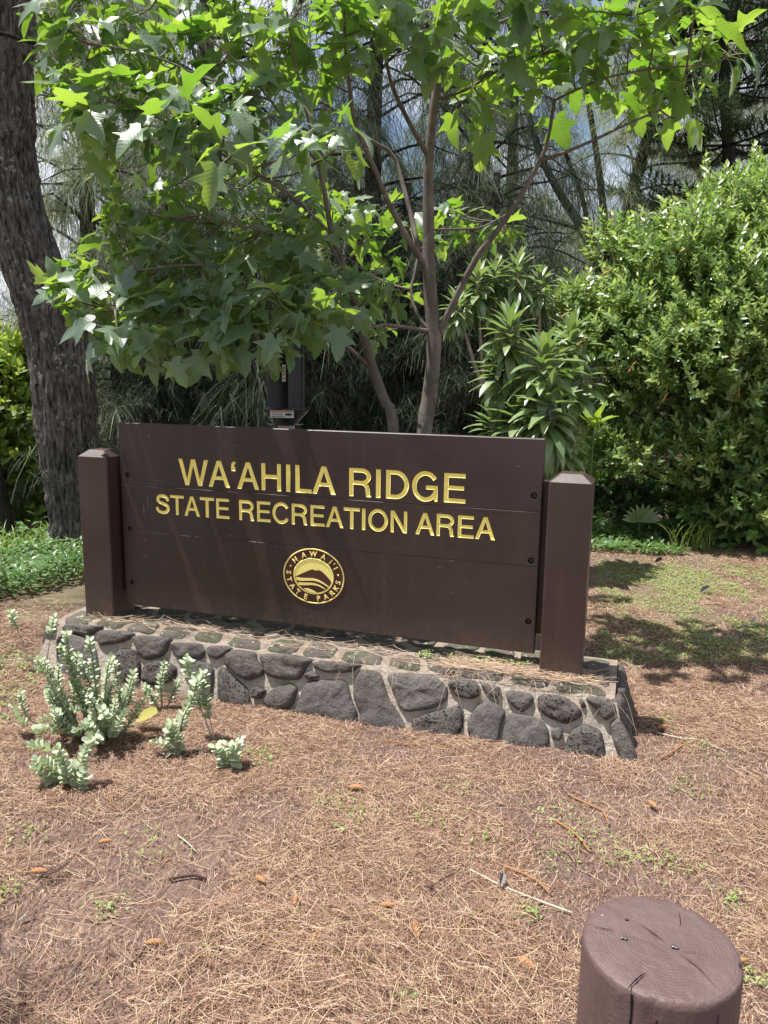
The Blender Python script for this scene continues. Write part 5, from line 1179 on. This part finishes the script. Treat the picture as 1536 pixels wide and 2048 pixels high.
lw = fill(gp([(0, 1210), (170, 1215), (120, 1260), (60, 1400), (-80, 1560), (-200, 1400)]), 2600, rng); lw = lw[fbm(lw[:, 0] * 2, lw[:, 1] * 2, 2.2, 3) > .42]; leaf_carpet('ground_weeds', lw, .004, .03, .02, WEEDL, rng)
tpw = np.array([P(u, n, ZBASE) for u, n in [(1.69, .02), (1.72, .05), (1.83, .03), (1.93, .04), (1.99, .02), (2.08, 0), (2.14, .02)]])
n_ = 26; cc = np.repeat(tpw, n_, 0) + RNG.normal(size=(len(tpw) * n_, 3)) * [.02, .012, 0] + np.stack([0 * RNG.random(len(tpw) * n_)] * 2 + [RNG.uniform(.006, .035, len(tpw) * n_)], -1)
tv = np.array([[0, 0, 0], [1., 0, -.06], [.4, .24, .06], [.4, -.24, .06], [.5, 0, 0]]); V, F, R_ = scatter(tv, [np.array([[0, 2, 4], [2, 1, 4], [0, 4, 3], [3, 4, 1]])], frames(rand_dirs(len(cc)), np.tile([0, -.3, 1.], (len(cc), 1))), cc, RNG.uniform(.012, .024, len(cc)), RNG.random(len(cc)))
m = MB(); m.add(V, F, R_); part('moss_weeds', m, WEEDL, None, kind='stuff')
def grass_tuft(p, n, h, label, wd=.012, mat=GRASSB, spread=.06):
    t = thing('grass_tuft', (p[0], p[1], 0), label, 'grass'); b = np.tile(np.array([p[0], p[1], float(gh(p[0], p[1])) - .01]), (n, 1)) + rng.normal(size=(n, 3)) * [spread, spread * .6, 0]
    L = h * rng.uniform(.6, 1.15, n); az = rng.uniform(0, 6.28, n); tt = np.linspace(0, 1, 7)[None, :, None]; hd = np.stack([np.cos(az), np.sin(az), 0 * az], -1)[:, None]; bend = rng.uniform(.25, .85, n)[:, None, None]
    P_ = b[:, None] + np.array([0, 0, 1.]) * (L[:, None, None] * (tt - bend * .55 * tt ** 2.6)) + hd * (L[:, None, None] * bend * tt ** 2 * .8)
    sd = unit(np.cross(hd[:, 0], [0, 0, 1.]) * .6 + rng.normal(size=(n, 3)) * .6 * [1, 1, 0]); V, F, R_ = ribbons(P_, wd * np.array([.6, .9, 1, .95, .8, .5, .08])[None] * rng.uniform(.7, 1.2, (n, 1)), sd, rng.random(n))
    m_ = MB(); m_.add(V, F, R_); part('blades', m_, mat, t)
for x, y, n, h, lab in ((1352, 1098, 16, .42, 'tall arching grass tuft at the edge of the shrub, left one of two'), (1395, 1100, 20, .38, 'fanned grass tuft at the edge of the shrub, right one of two'), (60, 1105, 26, .35, 'tall grass clump left of the barky trunk base'), (20, 1120, 22, .4, 'arching grass clump at the far left edge of the ground cover'), (-60, 1140, 26, .5, 'broad grass clump just outside the left edge'), (150, 1100, 10, .3, 'small grass clump between the barky trunk and the left post'), (110, 1095, 14, .36, 'thin grass clump against the barky trunk base')):
    grass_tuft(gspot(x, y), n, h, lab)
fan = thing('fan_palm', gspot(1290, 1095) * [1, 1, 0], 'small fan leaved seedling in the shade under the shrub', 'plant'); fc = gspot(1290, 1095) + np.array([0, .2, .22])
for i in range(11):
    a = math.radians(10 + 16 * i); d = np.array([[math.cos(a), -.3, math.sin(a) * .8]]); place('leaf', SM[0], M4(frames(d, np.array([[0, -1., .4]]))[0], fc, .2), fan)
m = MB(); m.add(*tube(np.array([fc * [1, 1, 0] - [0, 0, .02], fc * [1, 1, .5], fc]), .005, 5)); part('stem', m, COVERL, fan)

SSTEM = NT('green_grey_stem'); SSTEM = SSTEM.done(SSTEM.bsdf((.20, .19, .13), .8, .2))
# ------------------------------------------------------------------ silver leaved plants
def round_leaf(cup, seed):
    A = np.linspace(0, 2 * np.pi, 11)[1:-1] + .0; r_ = np.random.default_rng(seed); x = .5 - .5 * np.cos(A); y = .36 * np.sin(A) * (1 + .1 * (x - .5)); V = [(0, 0, 0)] + [(a, b_, cup * (abs(b_) * 1.0) + .10 * a * a) for a, b_ in zip(x, y)] + [(.5, 0, .01)]
    n_ = len(V); F = [(i, i + 1, n_ - 1) for i in range(n_ - 2)] + [(n_ - 2, 0, n_ - 1)]; return np.array(V), [np.array(F)]
SLM = []
for i, c_ in enumerate((.25, .45, .1)):
    me = np_mesh('leaf', *round_leaf(c_, i), True); me.materials.append(SILVL); SLM.append(me)
def silver_plant(label, base_px, stems, lsz=.029, dens=.0095, bushy=False):
    b0 = gspot(*base_px); root = thing('silver_shrub', (b0[0], b0[1], 0), label, 'plant', 'silver leaved plants in front of the stone base'); 
    LV = []
    if bushy:
        more = []
        for st in stems:
            for _ in range(1):
                jx, jy, sc = rng.uniform(-40, 40), rng.uniform(-12, 14), rng.uniform(.5, .9); bx0, by0 = st[0]
                more.append(((bx0 + jx * .6, by0 + jy * .5), [(bx0 + (x - bx0) * sc + jx * (1.0 + .5 * i), by0 + (y - by0) * sc + jy, dy + rng.uniform(-.05, .05)) for i, (x, y, dy) in enumerate(st[1])]) + tuple(st[2:]))
        stems = list(stems) + more
    for st in stems:
        bp = gspot(*st[0]); bp[2] = float(gh(bp[0], bp[1])) - .01; pts = [bp] + [spot(x, y, bp[1] + dy) for x, y, dy in st[1]]; n_ = 16; p = smooth_path(pts, n_); L = np.linalg.norm(np.diff(p, axis=0), axis=1).sum(); m_ = MB(); m_.add(*tube(p, np.linspace(.0038, .0018, n_), 5)); part('stem', m_, SSTEM if len(st) < 3 else TWIG_W, root)
        f0 = st[2] if len(st) > 2 else .3; k_ = max(2, int(L * (1 - f0) / dens)); cum = np.concatenate([[0], np.cumsum(np.linalg.norm(np.diff(p, axis=0), axis=1))]) / L
        for i in range(k_ + 1):
            f = f0 + (1 - f0) * i / k_; q_ = np.array([np.interp(f, cum, p[:, j]) for j in range(3)]); t = unit(np.array([np.interp(min(1, f + .05), cum, p[:, j]) - np.interp(max(0, f - .05), cum, p[:, j]) for j in range(3)])); e1 = unit(np.cross(t, [.3, 1., .2])); e2 = np.cross(t, e1); a0 = i * 1.57 + rng.uniform(-.3, .3)
            for s_ in (0, math.pi):
                a = a0 + s_; el = .35 + .5 * (i == k_) + rng.uniform(-.15, .2); d = unit((e1 * math.cos(a) + e2 * math.sin(a)) * math.cos(el) + t * math.sin(el)); s2 = lsz * rng.uniform(.55, 1.2) * (.65 + .35 * min(1, (k_ - i) / 2 + .3)); LV.append((int(rng.integers(3)), frames(d[None], (t + [0, -.1, .5])[None])[0], q_, s2))
    LV.sort(key=lambda v: -v[3] / dist_key(v[2]))
    for t_, R3, q_, s2 in LV[:230]: place('leaf', SLM[t_], M4(R3, q_, s2), root)
    if len(LV) > 230:
        m_ = MB()
        for t_ in range(3):
            ls = [v for v in LV[230:] if v[0] == t_]
            if ls: m_.add(*scatter(*round_leaf((.25, .45, .1)[t_], t_), np.array([v[1] for v in ls]), np.array([v[2] for v in ls]), np.array([v[3] for v in ls]), rng.random(len(ls))))
        part('foliage', m_, SILVL, root, kind='stuff')
silver_plant('tall leafy silver green plant at the left end of the stone base', (190, 1470), [
    ((200, 1480), [(196, 1420, 0), (188, 1340, 0), (178, 1280, 0)]), ((205, 1475), [(210, 1400, .02), (215, 1340, .02), (222, 1315, .02)]), ((180, 1480), [(160, 1400, 0), (140, 1320, .0), (133, 1265, 0)]), ((170, 1475), [(130, 1400, -.03), (105, 1360, -.03), (88, 1320, -.03)]), ((200, 1470), [(165, 1420, -.08), (110, 1430, -.10), (85, 1440, -.1)]), ((160, 1480), [(120, 1420, -.05), (100, 1390, -.05)]), ((210, 1470), [(180, 1400, -.05), (160, 1370, -.05)]), ((215, 1478), [(250, 1400, 0), (268, 1345, .02)]), ((190, 1478), [(195, 1430, -.08), (175, 1390, -.1)]), ((205, 1480), [(225, 1430, -.05), (232, 1400, -.05)]), ((175, 1478), [(150, 1430, .03), (150, 1360, .03), (155, 1310, .03)]), ((195, 1476), [(200, 1410, .04), (170, 1350, .04), (165, 1325, .04)]), ((185, 1482), [(140, 1450, -.06), (110, 1450, -.06)]), ((200, 1482), [(180, 1450, -.1), (150, 1460, -.12)]), ((208, 1482), [(215, 1440, -.06), (200, 1420, -.08)]), ((165, 1474), [(120, 1380, .02), (118, 1330, .02)]), ((190, 1474), [(240, 1440, .03), (240, 1380, .03)]), ((150, 1465), [(60, 1440, -.02), (40, 1385, -.02)], .6)], bushy=True)
silver_plant('small silver sprig against the stone base right of the tall leafy one', (232, 1425), [((240, 1430), [(238, 1380, .0), (228, 1325, .0)]), ((245, 1430), [(262, 1390, .0), (270, 1345, .0)])], .028)
silver_plant('silver green plant with a dark curved stem below the middle of the left stones', (425, 1475), [((430, 1480), [(420, 1440, 0), (408, 1380, 0), (406, 1345, 0)], .35), ((428, 1478), [(395, 1400, 0), (378, 1345, 0), (374, 1315, 0)], .4), ((360, 1500), [(365, 1440, -.02), (385, 1400, -.02), (395, 1360, -.02)]), ((355, 1500), [(340, 1470, -.03), (345, 1445, -.03)])], .036)
silver_plant('silver plant touching the lower stones between two taller silver plants', (320, 1410), [((325, 1415), [(322, 1370, 0), (330, 1325, 0)]), ((320, 1415), [(300, 1390, -.03), (290, 1375, -.03)]), ((330, 1415), [(345, 1390, 0), (355, 1360, 0)])], .030)
silver_plant('stubby rosette like silver plant farthest right on the bare soil', (455, 1530), [((460, 1535), [(462, 1505, 0), (478, 1478, 0)], .1), ((455, 1535), [(440, 1510, -.01), (430, 1495, -.01)], .1), ((462, 1536), [(470, 1515, -.03), (455, 1490, -.03)], .1)], .042, .012)
silver_plant('low silver plant on the bare soil between the yellow leaf and the rosette', (345, 1505), [((345, 1512), [(330, 1490, 0), (305, 1485, 0)], .1), ((348, 1512), [(352, 1480, 0), (338, 1455, 0)], .1), ((350, 1512), [(362, 1490, 0), (356, 1470, 0)], .1)], .032)
silver_plant('sprawling silver plant nearest to the camera at the left', (130, 1560), [((130, 1570), [(110, 1540, 0), (75, 1520, 0)], .15), ((140, 1570), [(160, 1530, 0), (180, 1480, 0)], .2), ((135, 1572), [(130, 1530, -.02), (118, 1500, -.02)], .15), ((150, 1580), [(165, 1560, 0), (165, 1545, 0)], .1), ((120, 1570), [(90, 1550, -.03), (70, 1535, -.03)], .1), ((140, 1565), [(100, 1500, .05), (62, 1490, .05)], .2)], .036)
silver_plant('straggly pale woody silver plant reaching over the left end of the base', (90, 1335), [((100, 1345), [(60, 1320, 0), (35, 1260, 0), (20, 1225, 0)], .75), ((95, 1345), [(95, 1310, 0), (102, 1270, 0), (108, 1235, 0)], .7), ((110, 1345), [(70, 1320, 0), (0, 1320, 0)], .95), ((60, 1345), [(40, 1395, -.1), (30, 1390, -.1)], .5)], .034)

# ------------------------------------------------------------------ needle litter
rng = np.random.default_rng(77)
def base_mask(xy):
    q_ = xy - S0[:2]; u = q_ @ U[:2]; n = q_ @ N[:2]; return (u > -.43) & (u < 2.66) & (n > -.36) & (n < .285)
def litter(n, poly, zoff, Lr, wd, th, m=4):
    xy = fill(poly, int(n * 1.7), rng); dn = .55 * fbm(xy[:, 0] * 1.4 + 4, xy[:, 1] * 1.4, 8.8, 3) + .45 * fbm(xy[:, 0] * 5 + 4, xy[:, 1] * 5, 2.8, 3); xy = xy[rng.random(len(xy)) < np.clip((dn - th) * 7 + .30, .10, 1)]; xy = xy[~base_mask(xy)][:n]; n = len(xy)
    ang = rng.uniform(0, 2 * np.pi, n) + 1.2 * (vnoise(xy[:, 0] * 1.2, xy[:, 1] * 1.2, 5.) - .5); L = rng.uniform(*Lr, n); cur = rng.normal(size=n) * 2.2
    t = np.linspace(-.5, .5, m)[None]; a = ang[:, None] + cur[:, None] * t * L[:, None] * 3; dx = np.cumsum(np.cos(a), 1) * L[:, None] / m; dy = np.cumsum(np.sin(a), 1) * L[:, None] / m
    X_ = xy[:, :1] + dx - dx.mean(1, keepdims=True); Y_ = xy[:, 1:] + dy - dy.mean(1, keepdims=True); tilt = rng.normal(size=n) * .06
    Z_ = gh(X_, Y_) + rng.uniform(.002, zoff, n)[:, None] + np.abs(tilt[:, None] * (t * L[:, None])) + .006 * np.sin(t * 3.1 + .0)
    side = np.stack([-np.sin(ang), np.cos(ang), rng.normal(size=n) * .5], -1); return ribbons(np.stack([X_, Y_, Z_], -1), np.full(n, wd) * rng.uniform(.7, 1.3, n), unit(side), rng.random(n))
m = MB()
near = [(-.75, 1.15), (.9, 1.15), (1.35, 2.2), (2.3, 3.4), (2.6, 4.0), (-2.3, 4.0), (-1.9, 3.2), (-1.25, 2.2)]
V, F, R_ = litter(120000, near, .012, (.05, .17), .00115, .44); m.add(V, F, R_)
V, F, R_ = litter(34000, [(1.2, 3.2), (2.3, 3.2), (4.4, 7.4), (1.0, 7.4), (1.0, 4.2)], .015, (.07, .2), .0018, .45, 3); m.add(V, F, R_)
V, F, R_ = litter(16000, [(-1.6, 3.6), (-1.7, 4.6), (-2.5, 5.4), (-4, 5.4), (-3, 3.2)], .015, (.07, .2), .0020, .45, 3); m.add(V, F, R_)
V, F, R_ = litter(5000, [(-.6, 1.45), (.42, 1.45), (.42, 2.05), (-.6, 2.05)], .045, (.07, .18), .00115, .2); m.add(V, F, R_)
V, F, R_ = litter(60000, near, .006, (.008, .035), .0022, .30, 2); m.add(V, F, R_ * .95)
V, F, R_ = litter(24000, [(1.2, 3.2), (2.3, 3.2), (4.4, 7.4), (1.0, 7.4), (1.0, 4.2)], .006, (.015, .05), .0032, .30, 2); m.add(V, F, R_)
# needles lying on and hanging over the base
n = 800; u = np.where(rng.random(n) < .55, rng.uniform(1.8, 2.5, n), rng.uniform(-.2, 2.5, n)); nn = rng.normal(.10, .05, n).clip(-.2, .17); ang = rng.normal(0, .8, n) + np.where(rng.random(n) < .4, rng.uniform(0, 3, n), 0); L = rng.uniform(.07, .2, n); t = np.linspace(-.5, .5, 4)[None]
PU = u[:, None] + np.cos(ang)[:, None] * t * L[:, None]; PN = (nn[:, None] + np.sin(ang)[:, None] * t * L[:, None] * .7).clip(-.22, .18); PZ = ZBASE + .012 + rng.uniform(0, .02, n)[:, None] + 0 * t + .02 * np.abs(t)
Pp = PV(np.stack([PU, PN, PZ], -1)); V, F, R_ = ribbons(Pp, np.full(n, .0018), unit(np.tile(N, (n, 1)) + rng.normal(size=(n, 3)) * .4), .55 + .4 * rng.random(n)); m.add(V, F, R_)
n = 60; u = rng.uniform(1.2, 2.6, n); L = rng.uniform(.12, .26, n); t = np.linspace(0, 1, 6)[None]; dirn = rng.normal(0, .5, n)
PZ = ZBASE + .02 - (t ** 1.4) * L[:, None] * rng.uniform(.5, 1., n)[:, None]; PN = .15 + .035 + np.maximum(0, nfront(PZ.clip(0, .3)) - nfront(ZBASE)) + .02 * np.sin(t * 3.1); PU = u[:, None] + np.sin(dirn)[:, None] * t * L[:, None]
Pp = PV(np.stack([PU, PN, PZ.clip(.01, 1)], -1)); V, F, R_ = ribbons(Pp, np.full(n, .0016), unit(np.tile(U, (n, 1)) + rng.normal(size=(n, 3)) * .3), .6 + .4 * rng.random(n)); m.add(V, F, R_)
part('needle_litter', m, NEEDLE, None, kind='stuff')

# ------------------------------------------------------------------ cones, twigs and leaves on the ground
def cone(x, y, ang, L, label, tilt=0.0):
    p = gspot(x, y, .02); z = float(gh(p[0], p[1])) + .022; c = thing('seed_cone', (p[0], p[1], z), label, 'cone', 'orange brown cones on the needle litter'); d = np.array([math.cos(ang), math.sin(ang), tilt]); 
    A_ = 12; rings_ = 11; t = np.linspace(0, 1, rings_); prof = L * .155 * np.sin(np.pi * (t * .86 + .10)) ** .7; pts = np.array([[p[0], p[1], z]]) + d * ((t - .5) * L)[:, None] + np.array([0, 0, 1.]) * (.06 * L * np.sin(t * 3.1))[:, None]
    V, F = tube(pts, prof, A_); V = V.reshape(rings_, A_, 3); 
    for i in range(rings_):
        for j in range(A_):
            if (i + j) % 2: V[i, j] = pts[i] + (V[i, j] - pts[i]) * 1.22
    m_ = MB(); m_.add(V.reshape(-1, 3), F); part('scales', m_, CONE, c, False); m_ = MB(); m_.add(*tube(np.array([pts[0], pts[0] - d * L * .14]), .0016, 5)); part('stalk', m_, TWIG, c)
for x, y, a, L, lab in (
    (310, 1889, .1, .046, 'orange cone lying level on the needles at lower left'), (592, 1803, 1.5, .050, 'upright standing orange cone in the middle foreground'), (777, 1815, -.2, .046, 'orange cone left of the pale bleached twig'),
    (832, 1865, 1.7, .062, 'long orange cone pointing at the camera left of the olive twig'), (713, 1578, -.2, .056, 'brown cone lying alone below the middle of the base'), (80, 1752, .0, .050, 'reddish cone beside the grey feathery sprig at far left'),
    (211, 1690, .2, .042, 'small brown cone below the nearest silver plant'), (1304, 1613, 1.9, .046, 'brown cone on the needles right of the base and above the bollard'), (1052, 1928, 2.4, .060, 'pale orange cone beside the left edge of the bollard'),
    (630, 1890, 1.3, .036, 'short orange cone at the end of the ridged orange twig'), (1486, 1922, .2, .036, 'orange cone just right of the bollard'), (1325, 1462, .3, .050, 'cone near the right end of the base on the path side'), (520, 1760, 2.4, .044, 'curled orange brown cone in the middle left foreground')):
    cone(x, y, a, L, lab)
def twig(pix, r0, r1, mat, label, name='fallen_twig', cat='twig', ridg=0.0, lift=.012):
    pts = []
    for x, y in pix:
        p = gspot(x, y, .015); p[2] = float(gh(p[0], p[1])) + lift; pts.append(p)
    n_ = 22; p = smooth_path(pts, n_); rad = np.linspace(r0, r1, n_); rad = rad * (1 + ridg * (np.arange(n_) % 2)); m_ = MB(); m_.add(*tube(p - pts[0], rad, 6, .3)); o_ = part(name, m_, mat, None); o_.location = pts[0]; return props(o_, label, cat, 'twigs on the needle litter')
twig([(1112, 1642), (1150, 1668), (1180, 1705)], .0045, .003, TWIG, 'ridged orange brown twig in the middle right above the bollard', ridg=.3)
twig([(1135, 1590), (1180, 1612), (1205, 1625), (1218, 1650)], .004, .003, TWIG, 'bent brown twig below the right end of the base', ridg=.3)
twig([(1008, 1732), (1040, 1745), (1075, 1765), (1100, 1790)], .005, .003, TWIG, 'thick orange brown twig just above the bleached stick', ridg=.35)
twig([(940, 1738), (1000, 1770), (1070, 1800), (1145, 1828)], .003, .0036, TWIG_W, 'long bleached stick pointing at the bollard')
twig([(858, 1778), (900, 1750), (938, 1740)], .0025, .002, TWIG_D, 'thin dark red twig meeting the end of the bleached stick')
twig([(905, 1884), (920, 1860), (945, 1832), (972, 1816)], .005, .003, TWIG_O, 'olive green ridged twig left of the bollard', ridg=.3)
twig([(338, 1757), (365, 1752), (390, 1750), (412, 1756)], .0035, .0035, TWIG_D, 'dark bumpy twig in the middle left foreground', ridg=.5)
twig([(522, 1885), (560, 1890), (610, 1893), (640, 1895)], .004, .003, TWIG, 'ridged orange twig above the needle pile', ridg=.35)
twig([(380, 1917), (410, 1914), (442, 1913)], .003, .002, TWIG_O, 'yellow green twig left of the needle pile', ridg=.3)
twig([(536, 1875), (565, 1865), (590, 1858)], .003, .002, TWIG_O, 'short yellow green twig behind the ridged orange twig', ridg=.3)
twig([(290, 1895), (280, 1912), (262, 1930)], .0035, .003, TWIG_D, 'dark twig under the level orange cone at lower left')
twig([(770, 1482), (830, 1490), (900, 1496)], .003, .003, TWIG, 'reddish straight twig along the foot of the base')
twig([(1312, 1472), (1360, 1482), (1400, 1488), (1455, 1511)], .004, .002, TWIG_W, 'pale forked stick on the needles right of the base')
twig([(1320, 1530), (1345, 1515), (1375, 1490)], .004, .003, TWIG, 'brown stick crossing the pale one right of the base', ridg=.2)
twig([(355, 1668), (375, 1685), (392, 1702)], .0028, .002, TWIG_W, 'straw coloured stick in the left middle ground')
twig([(560, 1680), (590, 1705), (600, 1722)], .003, .002, TWIG_D, 'dark curved twig in the bare soil below the base')
twig([(640, 1698), (670, 1685), (690, 1677)], .003, .002, TWIG_D, 'straight dark twig near the weed below the base')
twig([(225, 1588), (222, 1605), (240, 1620)], .003, .002, TWIG, 'hooked brown twig right of the nearest silver plant')
twig([(1340, 1405 - 50), (1380, 1352), (1330, 1353)], .003, .002, TWIG_D, 'dark red stick behind the right end of the base')
# grey feathery sprig
sp_ = gspot(105, 1758, .02); fs = thing('dead_sprig', (sp_[0], sp_[1], .0), 'grey feathery dead sprig lying at the left edge', 'sprig'); m = MB(); d = unit(gspot(138, 1742, .02) - gspot(80, 1775, .02)); s_ = np.array([-d[1], d[0], 0])
for i in range(16):
    q_ = sp_ + d * (i / 16 - .5) * .10 + [0, 0, float(gh(sp_[0], sp_[1])) + .01]
    for sg in (-1, 1): m.add(*tube(np.array([q_, q_ + d * .02 + s_ * sg * .018 * math.sin(i / 15 * 2.6 + .4) + [0, 0, .006]]), .0012, 3))
part('needles', m, TWIG_D, fs)
# yellow leaf and pale leaves
_yv, _yf = round_leaf(.35, 3); KY_ = np_mesh('yellow_leaf', _yv * [1, .85, 1], _yf, True); KY_.materials.append(YELL)
p = gspot(300, 1445, .02); yl = thing('fallen_leaf', (p[0], p[1], 0), 'large yellow dead leaf on the soil between the silver plants', 'leaf')
place('blade', KY_, M4(frames(np.array([[.9, -.3, .35]]), np.array([[.1, -.5, 1.]]))[0], p + [-.06, 0, .012], .13), yl)
def dead_leaf(x, y, ang, s_, mat, label, lift=.012):
    p = gspot(x, y, .02); z = float(gh(p[0], p[1])) + lift; V, F = round_leaf(.9, 1); V = V * [1, .6, 1]; R3 = frames(np.array([[math.cos(ang), math.sin(ang), .35]]), np.array([[.2, -.6, 1.]]))[0]; m_ = MB(); m_.add(V @ R3.T * s_, F); o_ = part('fallen_leaf', m_, mat, None); o_.location = (p[0], p[1], z); props(o_, label, 'leaf', 'dead leaves on the ground')
dead_leaf(1000, 1775, 1.2, .042, DEADL, 'grey curled dead leaf resting on the bleached stick', .022); dead_leaf(255, 1578, .1, .03, TWIG_W, 'white small dead leaf beside the nearest silver plant'); dead_leaf(318, 2008, .6, .035, TWIG_W, 'pale round stone, built in the dead leaf shape, at the bottom left of the photo')  # the last one stands for a pale stone, built in the dead leaf shape
dead_leaf(1210, 1150, .2, .07, DEADL, 'grey dead leaf on the lawn nearest the right post'); dead_leaf(1400, 1185, .3, .09, DEADL, 'grey curled dead leaf in the middle of the lawn'); dead_leaf(1310, 1122, .3, .08, TWIG_D, 'dark dead leaf at the far edge of the lawn'); dead_leaf(1500, 1243, .3, .06, TWIG_W, 'whitish dead leaf at the right edge of the lawn'); dead_leaf(35, 1840, .9, .03, TWIG_W, 'tan dead leaf at the left edge of the foreground'); dead_leaf(330, 1512, .9, .03, TWIG_W, 'white fallen leaf under the low silver plant')
